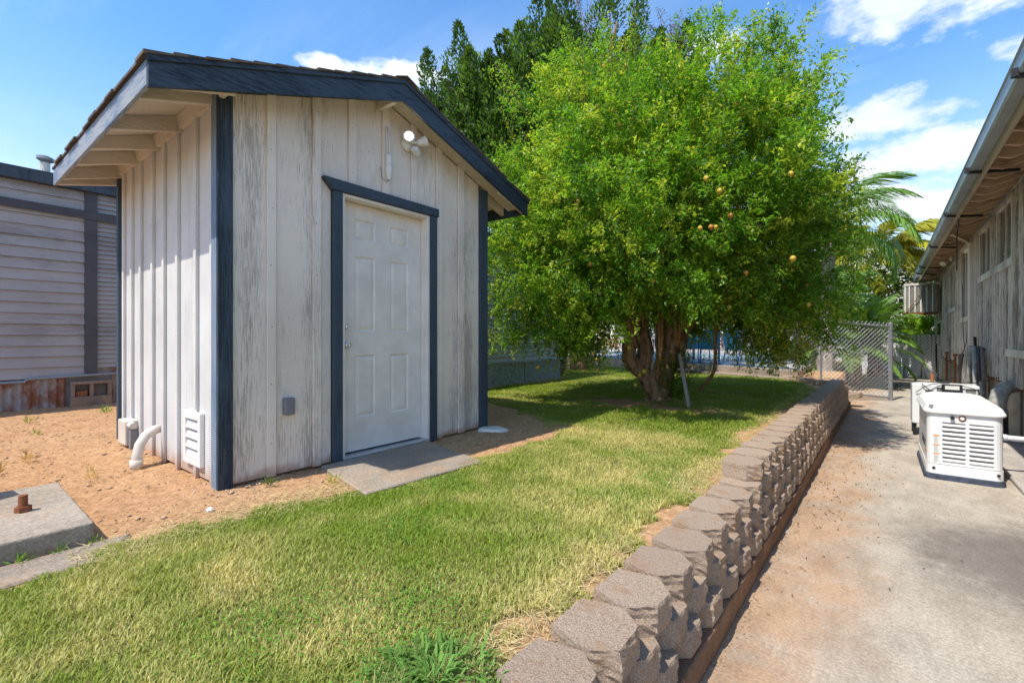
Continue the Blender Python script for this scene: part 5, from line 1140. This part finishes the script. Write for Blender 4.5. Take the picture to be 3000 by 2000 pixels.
# hand-placed leaders seen against the sky (lateral, height at depth 13)
for lat, zt in ((-2.6, 8.5), (-3.0, 7.9), (-2.7, 7.6), (-2.2, 8.0), (-1.7, 8.3), (-1.35, 9.5), (-1.0, 9.0), (-.6, 9.1), (-.1, 9.0), (.35, 8.8), (.95, 9.0), (1.3, 9.7), (1.8, 9.6), (2.4, 10.7), (2.7, 11.2), (3.2, 10.4), (3.6, 10.4), (4.2, 9.7), (5.2, 9.3), (-2.2, 8.9), (-1.9, 8.6), (4.8, 9.2), (5.7, 8.6), (6.3, 8.6)):
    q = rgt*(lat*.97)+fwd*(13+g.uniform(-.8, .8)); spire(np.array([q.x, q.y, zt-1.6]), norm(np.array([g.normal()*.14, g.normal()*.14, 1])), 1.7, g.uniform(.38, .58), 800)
Lj = cat(spires); me = leaves_mesh('crown', *Lj); add_obj('crown', me, jt); print('juniper', len(Lj[0]))
m = MB(); limb(m, [(-6.9, 11.9, .2), (-6.8, 11.9, 2.0), (-6.9, 12.0, 4.5), (-6.8, 12.0, 7.5)], .32, .08, 12, .15); 
for a in range(9): an = a*.7; limb(m, [(-6.9, 11.9, 2.0+a*.4), (-6.9+1.6*cos(an), 11.9+1.6*sin(an), 3.4+a*.5), (-6.9+2.6*cos(an), 11.9+2.6*sin(an), 5.2+a*.45)], .12, .03, 8, .1)
m.build('trunk', 'bark', jt, smooth=True)
m = MB(); dl = []
for lat, z0, zt, n in ((1.75, 9.0, 10.75, 14), (2.1, 9.2, 10.9, 10), (4.6, 8.6, 10.2, 16), (5.0, 8.6, 9.9, 14), (4.2, 9.0, 10.0, 10), (1.1, 9.0, 9.9, 6)):
    q = rgt*lat*.97+fwd*12.7
    for k in range(n):
        a = Vector((q.x+rt.uniform(-.25, .25), q.y+rt.uniform(-.25, .25), z0-.3)); b = Vector((q.x, q.y, 0))+rgt*rt.uniform(-.55, .55)+Vector((0, 0, rt.uniform(z0+.3, zt))); c = (a+b)/2+Vector((rt.uniform(-.12, .12), rt.uniform(-.12, .12), 0)); m.tube([a, c, b], [.012, .009, .004], 4)
        for _ in range(5): t = rt.uniform(.4, 1); e = a.lerp(b, t); f = e+rgt*rt.uniform(-.18, .18)+Vector((0, 0, rt.uniform(.02, .2))); m.tube([e, f], [.005, .003], 3); dl.append(f); dl.append(e.lerp(f, .5)+Vector((0, 0, .02)))
m.build('dead_twigs', 'dead_wood', jt, kind='stuff')
dl = np.array([tuple(q) for q in dl]); n = len(dl); P = np.repeat(dl, 3, 0)+g.normal(size=(n*3, 3))*.03
me = leaves_mesh('dead_leaves', P, g.normal(size=P.shape), g.normal(size=P.shape), g.uniform(.03, .06, len(P)), g.uniform(.02, .035, len(P)), np.array([[.16, .09, .06]])*g.uniform(.6, 1.4, (len(P), 1)), 'dry_leaf'); add_obj('dead_foliage', me, jt, kind='stuff')

# ------------------------------------------------------------------ palms
def frond_mesh(name, Lf, arch, nl, ll, lw, col, seed, hang=0.6, mat='palm_leaf', stem='palm_leaf'):
    g = np.random.default_rng(seed); ts = np.linspace(0, 1, 14); ax = lambda t: np.stack([Lf*(t-.28*arch*t**3), 0*t, Lf*(.42*t-.85*arch*t**2.2)], -1)
    R_ = ax(ts); V = []; F4 = []
    for i, t in enumerate(ts): w = .018*(1-t)+.004; V += [R_[i]+[0, w, 0], R_[i]+[0, -w, 0]]
    for i in range(13): F4.append((2*i, 2*i+1, 2*i+3, 2*i+2))
    C = [np.array(col)*1.3]*len(V)
    t = np.repeat(np.linspace(.18, .99, nl), 2); side = np.tile([1, -1], nl); p = ax(t); tan = norm(ax(np.minimum(t+.02, 1.02))-p)
    ln = ll*np.sin(np.clip(t, .05, 1)*pi*.86+.25)*g.uniform(.8, 1.1, len(t)); out = np.stack([0*t, side, 0*t], -1)
    d = norm(tan*.65+out*.9+g.normal(size=p.shape)*.10+np.array([0, 0, .10])); a = p+d*ln[:, None]*.5; b = p+d*ln[:, None]*.86; b[:, 2] -= hang*ln*.62; a[:, 2] -= hang*ln*.12
    w = np.cross(d, [0, 0, 1.0]); w = norm(w)*lw; c = np.array(col)*g.uniform(.7, 1.35, (len(t), 1))
    for i in range(len(t)):
        k = len(V); V += [p[i]+w[i]*.6, p[i]-w[i]*.6, a[i]-w[i], a[i]+w[i], b[i]]; C += [c[i]]*5; F4.append((k, k+1, k+2, k+3)); F4.append((k+3, k+2, k+4, k+4))
    F4 = np.array(F4); q = F4[F4[:, 2] != F4[:, 3]]; tri = F4[F4[:, 2] == F4[:, 3]][:, :3]
    return fast_mesh(name, np.array(V), [q, tri], mat, np.clip(np.array(C), 0, 1))
def palm(name, loc, h, r0, r1, frs, nf, label, tilt, lean=(0, 0), trunk_mat='palm_bark', seed=1, boots=True, sc=1.0):
    r_ = random.Random(seed); t = thing(name, loc, label, 'palm tree'); L0 = Vector(loc); top = L0+Vector((lean[0], lean[1], h)); m = MB(); n = max(6, int(h/.18))
    m.tube([L0.lerp(top, i/n) for i in range(n+1)], [(r0+(r1-r0)*i/n)*(1+.07*(i % 2)) for i in range(n+1)], 14, noise=.1, rnd=r_); m.build('trunk', trunk_mat, t)
    for i in range(nf):
        a = i*2.39996+r_.uniform(-.2, .2); el = tilt[0]+(tilt[1]-tilt[0])*(i/(nf-1)); s_ = sc*r_.uniform(.85, 1.1)
        child('frond', frs[i % len(frs)], t, top-L0+Vector((0, 0, -.02*i/nf)), (r_.uniform(-.25, .25), -radians(el), a), (s_,)*3)
    return t
QF = [frond_mesh('queen_frond', 2.4, .92, 64, .66, .011, (.13, .25, .035), s, hang=1.15) for s in (1, 2, 3)]
palm('queen_palm', (-1.15, 14.95, .2), 3.95, .20, .13, QF, 22, 'tall grey trunked palm with drooping fronds behind the chain link gate', (58, -20), (0.1, 0.1), seed=5, sc=.98)
YF = [frond_mesh('yellow_frond', 2.1, .70, 58, .60, .024, (.34, .33, .03), s, hang=1.1) for s in (4, 5, 6)]
palm('yellow_palm', (.05, 23.2, 0), 4.35, .18, .14, YF, 42, 'palm with drooping yellow green fronds beyond the white slatted fence', (45, -35), seed=9, sc=1.2)
palm('yellow_palm', (-1.5, 24.2, 0), 4.6, .18, .14, YF, 16, 'yellowish palm half hidden behind the right edge of the pomegranate', (62, -8), seed=12)
PF = [frond_mesh('date_frond', 1.5, .65, 52, .32, .013, (.17, .30, .06), s, hang=.35) for s in (7, 8, 9)]
palm('date_palm', (-.60, 15.9, .1), .80, .24, .20, PF, 44, 'low bushy date palm with arching green fronds just behind the gate', (78, -22), trunk_mat='bark', seed=14, sc=1.2)
palm('date_palm', (-1.7, 17.6, .3), 1.9, .2, .16, PF, 36, 'taller green date palm behind the low one and left of the white fence', (75, -25), trunk_mat='bark', seed=15, sc=1.5)
palm('date_palm', (-.1, 18.9, .1), 1.3, .2, .16, PF, 30, 'green date palm in front of the white slatted fence', (75, -15), trunk_mat='bark', seed=19, sc=1.1)
m = MB(); m.lathe([(0, .42), (.16, .33), (.34, .24), (.36, .18)], (-1.15, 14.95, .12), (0, 0, 1), 14); m.build('root_boss', 'palm_bark', None, 'pale swollen root mound at the foot of the tall palm', 'root mound', loc=(-1.15, 14.95, .12))

# ------------------------------------------------------------------ other trees and shrubs beyond the yard
def bush(name, loc, rx, ry, rz_, n, cols, label, cat_, seed, L0=.05, L1=.10, wr=.42, per=26, trunk=True, flowers=0, group=None, low=-.5):
    g = np.random.default_rng(seed); t = thing(name, loc, label, cat_, group); v = rnd_dirs(n*2, g); v = v[v[:, 2] > low][:n]; th = np.arctan2(v[:, 1], v[:, 0])
    k = g.uniform(.35, 1, len(v))**.45*(1+.14*np.sin(3*th+seed)+.10*np.sin(6*th+seed*2+4*v[:, 2])); P = np.array(loc)+np.array([0, 0, rz_*1.05])+v*np.array([rx, ry, rz_])*k[:, None]; P = P[P[:, 2] > loc[2]+.05]; v = v[:len(P)]
    d = norm(rnd_dirs(len(P), g)+np.array([0, 0, .5])); L_ = crown(g, P, d, per, g.uniform(.25, .55, len(P)), L0, L1, wr, np.array(cols)); add_obj('crown', leaves_mesh('crown', *L_), t)
    if trunk:
        r_ = random.Random(seed); m = MB(); c = Vector(loc)
        for i in range(5): a = i*1.3; m.tube([c, c+Vector((cos(a)*rx*.2, sin(a)*ry*.2, rz_*.7)), c+Vector((cos(a)*rx*.5, sin(a)*ry*.5, rz_*1.5))], [.09*rx**.5, .05, .02], 6)
        m.build('trunk', 'bark', t)
    if flowers:
        f = rnd_dirs(flowers*2, g); f = f[f[:, 2] > -.3][:flowers]; th = np.arctan2(f[:, 1], f[:, 0]); P = np.array(loc)+np.array([0, 0, rz_*1.05])+f*np.array([rx, ry, rz_])*(1.06*(1+.14*np.sin(3*th+seed)))[:, None]
        P = np.repeat(P, 6, 0)+g.normal(size=(len(P)*6, 3))*.07; add_obj('blossom', leaves_mesh('blossom', P, g.normal(size=P.shape), g.normal(size=P.shape), g.uniform(.05, .08, len(P)), g.uniform(.05, .07, len(P)), np.full((len(P), 3), .80), 'leaf'), t, kind='stuff')
    return t
OLG = [(.06, .13, .03), (.09, .17, .04), (.12, .2, .05)]
bush('oleander', (-.15, 21.9, 0), 1.4, 1.0, 2.15, 950, OLG, 'white flowering oleander bush below the yellow palm fronds', 'bush', 31, flowers=420)
bush('oleander', (1.1, 23.9, 0), 1.1, 1.1, 1.9, 420, OLG, 'oleander with white flowers against the far corner of the house', 'bush', 32, flowers=160)
bush('lime_tree', (-2.6, 20.4, .2), 2.0, 1.8, 1.9, 700, [(.16, .32, .03), (.22, .36, .04), (.11, .24, .03)], 'bright green leafy tree behind the date palms', 'tree', 33)
bush('hedge_tree', (1.1, 21.4, 0), .6, .6, 1.0, 300, [(.18, .34, .03), (.24, .40, .04)], 'bright green shrub rising over the white fence beside the house', 'bush', 34, L0=.06, L1=.11)
k_ = 0
for (x, y, rx, rz_, z, lab) in ((-5.0, 27.5, 2.6, 2.2, .4, 'dark green tree behind the pool fence, nearest the palms'), (-9.0, 29.0, 2.8, 2.0, .4, 'second dark tree from the palms behind the pool fence'), (-13.0, 29.5, 2.8, 2.1, .4, 'middle one of the dark trees behind the pool fence'), (-17.5, 28.0, 2.6, 2.0, .4, 'fourth dark tree behind the pool fence'), (-21.5, 24.5, 2.8, 2.2, .4, 'last dark tree on the left behind the pool fence'), (-1.8, 29.0, 2.6, 2.4, .2, 'tree far back behind the oleanders'), (3.0, 31.0, 3.0, 2.0, 0, 'tree behind the far end of the old house')):
    bush('background_tree', (x, y, z), rx, rx*.9, rz_, 480, [(.045, .10, .025), (.065, .13, .03), (.09, .16, .04)], lab, 'tree', 40+k_, L0=.09, L1=.16, group='trees beyond the pool'); k_ += 1
bush('shrub', (-6.4, 10.25, .4), .5, .45, .65, 150, [(.06, .13, .03), (.10, .18, .03)], 'dark shrub at the corner of the blue grey trailer', 'bush', 60, L0=.04, L1=.07)

# ------------------------------------------------------------------ grass
g = np.random.default_rng(77)
def sample(n, x0, x1, y0, y1): return g.uniform(x0, x1, n), g.uniform(y0, y1, n)
ptsx, ptsy, siz = [], [], []
for (x0, x1, y0, y1, n, s) in ((-3.0, -.85, -.1, 2.2, 170000, .85), (-3.3, -.85, 2.2, 4.6, 140000, .9), (-6.2, -.75, 4.6, 8.0, 120000, 1.25), (-7.5, -.7, 8.0, 13.6, 80000, 1.7)):
    x, y = sample(n, x0, x1, y0, y1); am = lawn_amt(x, y); dens = 0.45+0.75*vnoise(x, y, 7); k = g.random(n) < am*dens
    ptsx.append(x[k]); ptsy.append(y[k]); siz.append(np.full(k.sum(), s))
x = np.concatenate(ptsx); y = np.concatenate(ptsy); s = np.concatenate(siz); n = len(x); print('grass blades', n)
tall = sst(.25, .8, vnoise(x, y, 2.3))*.7+.3*vnoise(x, y, 9)
rim = np.exp(-((x+.98)/.12)**2)
cl = np.hypot((x+.99)/.17, (y-.90)/.17) < 1                                 # lush tuft by the nearest block
h = g.uniform(.014, .034, n)*(0.8+0.8*tall)*s**.6; h[cl] *= 2.0; w = g.uniform(.0016, .0030, n)*s*1.05
az = g.uniform(0, 2*pi, n); ln = g.uniform(.25, 1.15, n); ux, uy = np.cos(az), np.sin(az); z = ground_z(x, y)
b = np.stack([x, y, z-.003], -1); o_ = np.stack([ux, uy, 0*x], -1); sd = np.stack([-uy, ux, 0*x], -1); up = np.array([0, 0, 1.0])
m1 = b+up*(h*.55)[:, None]+o_*(h*ln*.28)[:, None]; tp_ = b+up*(h*(1-.15*ln))[:, None]+o_*(h*ln*.95)[:, None]
V = np.stack([b+sd*w[:, None], b-sd*w[:, None], m1+sd*(w*.8)[:, None], m1-sd*(w*.8)[:, None], tp_], 1).reshape(-1, 3)
i0 = np.arange(n)*5; Q = np.stack([i0, i0+1, i0+3, i0+2], -1); T = np.stack([i0+2, i0+3, i0+4], -1)
dry = np.clip(.26+.95*(vnoise(x, y, 1.5)-.42)+.75*(vnoise(x+5, y, 5.5)-.5)+.25*g.normal(size=n)*.8+.5*rim-.35*cl-.30*sst(4.2, 5.5, y), 0, 1)[:, None]
gr = np.array([.235, .35, .045])*(1-.35*g.random((n, 1)))+np.array([.07, .05, 0])*g.random((n, 1)); gr = np.where(cl[:, None], np.array([.12, .23, .04])*g.uniform(.7, 1.2, (n, 1)), gr)
dr = np.array([.68, .59, .25])*g.uniform(.7, 1.15, (n, 1)); c = gr*(1-dry)+dr*dry
me = fast_mesh('grass', V, [Q, T], 'grass', np.repeat(np.clip(c, 0, 1), 5, 0)); o = bpy.data.objects.new('grass', me); COL.objects.link(o); setp(o, 'short patchy green and straw coloured lawn grass', 'grass', None, 'stuff')
# straw along the wall and the lawn rim
n = 9000; x = g.normal(-.93, .07, n); y = g.uniform(-.2, 6.5, n); kx = (vnoise(x, y, 3.3) > .38) & (x < wall_x(y)-.20); x, y = x[kx], y[kx]
n2 = 5000; tq = g.random(n2); xx = -2.72+g.normal(0, .09, n2)-.25*(tq > .75)*0; yy = .4+tq*2.4; x = np.concatenate([x, xx]); y = np.concatenate([y, yy]); n = len(x)
az = g.uniform(0, 2*pi, n); l_ = g.uniform(.03, .10, n); z = ground_z(x, y)+g.uniform(.003, .022, n); d = np.stack([np.cos(az), np.sin(az), g.uniform(-.15, .35, n)], -1)
me = leaves_mesh('straw', np.stack([x, y, z], -1), d, np.tile([0, 0, 1.0], (n, 1))+g.normal(size=(n, 3))*.3, l_, np.full(n, .0028), np.array([[.62, .50, .26]])*g.uniform(.6, 1.15, (n, 1)), 'dry_leaf', .1)
o = bpy.data.objects.new('straw', me); COL.objects.link(o); setp(o, 'dry straw and dead grass littering the rim of the lawn', 'straw', None, 'stuff')
n = 1500; x, y = soil_xy(g, n) if False else (g.uniform(-8.0, -2.6, n), g.uniform(-.2, 2.4, n)); kx = (lawn_amt(x, y) < .3) & ~((x < -3.25) & (x > -5.76) & (y > 1.15)) & ~((x > -4.05) & (x < -2.65) & (y < .6)); x, y = x[kx], y[kx]; n = len(x); az = g.uniform(0, 2*pi, n)
me = leaves_mesh('litter', np.stack([x, y, ground_z(x, y)+.006], -1), np.stack([np.cos(az), np.sin(az), g.uniform(-.05, .25, n)], -1), np.tile([0, 0, 1.0], (n, 1))+g.normal(size=(n, 3))*.3, g.uniform(.015, .06, n), g.uniform(.002, .006, n), np.array([[.50, .36, .20]])*g.uniform(.5, 1.3, (n, 1)), 'dry_leaf', .1)
o = bpy.data.objects.new('litter', me); COL.objects.link(o); setp(o, 'scattered dry twigs and leaf bits on the bare orange soil', 'litter', None, 'stuff')
# clover and broad leaved weeds in the turf
n = 5200; cxs = np.array([(-1.15, .95), (-1.35, 1.15), (-1.6, .75), (-1.2, 2.6), (-1.9, 1.6), (-1.15, 3.1), (-2.3, 2.2), (-1.5, 3.6)]); k = g.integers(0, len(cxs), n); x = cxs[k, 0]+g.normal(0, .12, n); y = cxs[k, 1]+g.normal(0, .14, n); kx = lawn_amt(x, y) > .5; x, y = x[kx], y[kx]; n = len(x); az = g.uniform(0, 2*pi, n)
me = leaves_mesh('clover', np.stack([x, y, ground_z(x, y)+g.uniform(.012, .030, n)], -1), np.stack([np.cos(az), np.sin(az), g.uniform(-.1, .5, n)], -1), np.tile([0, 0, 1.0], (n, 1))+g.normal(size=(n, 3))*.4, g.uniform(.007, .013, n), g.uniform(.006, .011, n), np.array([[.13, .28, .04]])*g.uniform(.6, 1.5, (n, 1)), 'grass', .1)
o = bpy.data.objects.new('clover', me); COL.objects.link(o); setp(o, 'patches of small bright clover leaves in the lawn', 'clover', None, 'stuff')
# broad bladed tuft near the first block
tf = thing('grass_tuft', (-.99, .90, .40), 'lush dark green grass tuft beside the nearest wall block', 'grass tuft')
n = 330; a = g.uniform(0, 2*pi, n); r = g.uniform(0, .19, n); P = np.stack([-.99+r*np.cos(a), .90+r*np.sin(a), np.full(n, .40)], -1); a2 = a+g.normal(size=n)*.7; V = []; Qf = []; Tf = []; C = []
for i in range(n):
    l_ = g.uniform(.035, .085); d = np.array([cos(a2[i]), sin(a2[i]), 0]); sd_ = np.array([-d[1], d[0], 0]); w_ = g.uniform(.0025, .0050); k = len(V); rise = g.uniform(.25, 1.0)
    p0 = P[i]; p1 = p0+d*l_*.45+np.array([0, 0, l_*.6*rise]); p2 = p0+d*l_*.9+np.array([0, 0, l_*.45*rise]); V += [p0+sd_*w_, p0-sd_*w_, p1+sd_*w_, p1-sd_*w_, p2]; Qf.append((k, k+1, k+3, k+2)); Tf.append((k+2, k+3, k+4)); C += [np.array([.13, .25, .05])*g.uniform(.6, 1.4)]*5
add_obj('blades', fast_mesh('blades', np.array(V), [np.array(Qf), np.array(Tf)], 'grass', np.clip(np.array(C), 0, 1)), tf)
# weeds by the pad and on the soil
def weed(x, y, sz, label, seed, col=(.16, .28, .05), n=30):
    g = np.random.default_rng(seed); z = float(ground_z(np.array([x]), np.array([y]))[0]); t = thing('weed', (x, y, z), label, 'weed', 'small weeds in the soil'); P = np.tile([x, y, z], (n, 1))+g.normal(size=(n, 3))*np.array([.12, .12, 0])*sz; d = norm(g.normal(size=(n, 3))*.6+np.array([0, 0, 1.0])); P2 = P+d*g.uniform(0, .6, (n, 1))*sz; me = leaves_mesh('leaf_tuft', P2, d, g.normal(size=(n, 3)), g.uniform(.4, .9, n)*sz, g.uniform(.07, .14, n)*sz, np.array([col])*g.uniform(.7, 1.3, (n, 1)), 'leaf'); add_obj('leaf_tuft', me, t); return t
for i, (x, y, sz, lab, cc) in enumerate(((-2.88, .28, .06, 'green weed growing from the crack below the pad, leftmost', (.16, .28, .05)), (-2.90, .40, .05, 'second green weed in the crack below the pad', (.16, .28, .05)), (-2.90, .52, .05, 'green weed at the near corner of the pad', (.16, .28, .05)), (-3.12, 1.42, .07, 'tiny weed at the foot of the shed front', (.14, .2, .06)), (-2.86, 1.72, .08, 'thin yellow weed beside the door slab', (.4, .4, .1)),
        (-5.2, .55, .09, 'dry tan clump on the soil left of the pipe', (.45, .3, .12)), (-4.9, .35, .12, 'larger dry tan clump on the soil near the pad', (.45, .3, .12)), (-6.6, .75, .08, 'small yellow green weed on the soil before the mobile home', (.3, .32, .08)), (-7.8, 1.5, .10, 'green sprig beneath the cinder block', (.2, .34, .06)), (-7.6, .8, .08, 'pale weed on the soil near the rusty skirting', (.35, .36, .1)), (-4.3, .75, .07, 'dry tuft between the pad and the shed vent', (.5, .38, .16)))):
    weed(x, y, sz, lab, 200+i, cc)
# pebbles and crumbs on the soil
def scatter(name, n, fx, fz, smin, smax, mat, label, cat_, flat=.55, seed=1):
    g = np.random.default_rng(seed); x, y = fx(g, n); z = fz(x, y); n = len(x); s = g.uniform(smin, smax, n)*g.random(n)**.8+smin*.5
    base = np.array([(1, 0, 0), (0, 1, 0), (-1, 0, 0), (0, -1, 0), (0, 0, 1), (0, 0, -.4)], float); V = base[None]*s[:, None, None]*g.uniform(.6, 1.3, (n, 6, 1)); V[..., 2] *= flat
    a = g.uniform(0, 2*pi, n); c, sn = np.cos(a)[:, None], np.sin(a)[:, None]; X = V[..., 0]*c-V[..., 1]*sn; Y = V[..., 0]*sn+V[..., 1]*c; V = np.stack([X+x[:, None], Y+y[:, None], V[..., 2]+z[:, None]], -1)
    f = np.array([(0, 1, 4), (1, 2, 4), (2, 3, 4), (3, 0, 4), (1, 0, 5), (2, 1, 5), (3, 2, 5), (0, 3, 5)]); F = (f[None]+(np.arange(n)*6)[:, None, None]).reshape(-1, 3)
    o = bpy.data.objects.new(name, fast_mesh(name, V.reshape(-1, 3), F, mat)); COL.objects.link(o); return setp(o, label, cat_, None, 'stuff')
def soil_pts(g, n):
    x = g.uniform(-8.6, -2.5, n); y = g.uniform(-.3, 2.6, n)**1.0; x2 = g.uniform(-3.3, -2.4, n//4); y2 = g.uniform(3.0, 4.5, n//4); x = np.concatenate([x, x2]); y = np.concatenate([y, y2])
    k = (lawn_amt(x, y) < .4) & ~((x < -3.28) & (x > -5.75) & (y > 1.2)) & ~((x > -4) & (x < -2.65) & (y < .56)); return x[k], y[k]
scatter('pebbles', 5200, soil_pts, lambda x, y: ground_z(x, y)+.001, .004, .011, 'stone_bits', 'crumbs of soil and small pebbles on the bare ground', 'pebbles', seed=2)
scatter('clods', 300, soil_pts, lambda x, y: ground_z(x, y)+.002, .010, .024, 'stone_bits', 'larger clods and stones lying on the bare orange soil', 'stones', seed=12)
scatter('paint_flakes', 420, lambda g, n: (g.normal(-3.22, .10, n), g.uniform(1.15, 3.9, n)), lambda x, y: ground_z(x, y)+.004, .003, .009, 'flake_white', 'white paint flakes fallen along the foot of the shed front', 'paint flakes', .2, seed=3)
scatter('paint_flakes', 160, lambda g, n: (g.uniform(-5.6, -3.3, n), g.normal(1.10, .07, n)), lambda x, y: ground_z(x, y)+.004, .003, .009, 'flake_white', 'white paint flakes fallen along the shed side', 'paint flakes', .2, seed=4)
# fallen leaves on the path
g = np.random.default_rng(5); n = 330; y = g.gamma(9.0, .55, n)+1.0; x = wall_x(y)+.06+np.abs(g.normal(0, .30, n)); k = (x < 1.3); x, y = x[k], y[k]; n = len(x)
az = g.uniform(0, 2*pi, n); me = leaves_mesh('fallen_leaves', np.stack([x, y, g.uniform(.003, .008, n)], -1), np.stack([np.cos(az), np.sin(az), g.uniform(0, .35, n)], -1), np.tile([0, 0, 1.0], (n, 1))+g.normal(size=(n, 3))*.5, g.uniform(.014, .030, n), g.uniform(.007, .014, n), np.array([[.22, .11, .045]])*g.uniform(.5, 1.8, (n, 1)), 'dry_leaf', -.3)
o = bpy.data.objects.new('fallen_leaves', me); COL.objects.link(o); setp(o, 'brown dry leaves scattered over the concrete path', 'leaves', None, 'stuff')
def debris_edge(g, n): y = g.uniform(.5, 11, n); return wall_x(y)+.035+np.abs(g.normal(0, .035, n)), y
scatter('debris', 2600, debris_edge, lambda x, y: 0*x+.003, .002, .006, 'stone_bits', 'soil crumbs gathered along the foot of the block wall', 'debris', seed=6)
m = MB(); m.lathe([(0, .02), (.012, .022), (.022, .012)], (-2.95, 1.02, .39), (0, 0, 1), 8); m.build('white_stone', 'flake_white', None, 'small white stone on the soil in front of the shed corner', 'stone', loc=(-2.95, 1.02, .39))
cable('dry_root', [(-.66, 2.86, .33), (-.63, 2.80, .32), (-.60, 2.74, .24), (-.575, 2.72, .16), (-.56, 2.62, .12)], .0035, 'straw_root' if 'straw_root' in M else 'dead_wood', 'pale dry root hanging down the face of the block wall', 'root')
print('objects', len(bpy.data.objects))
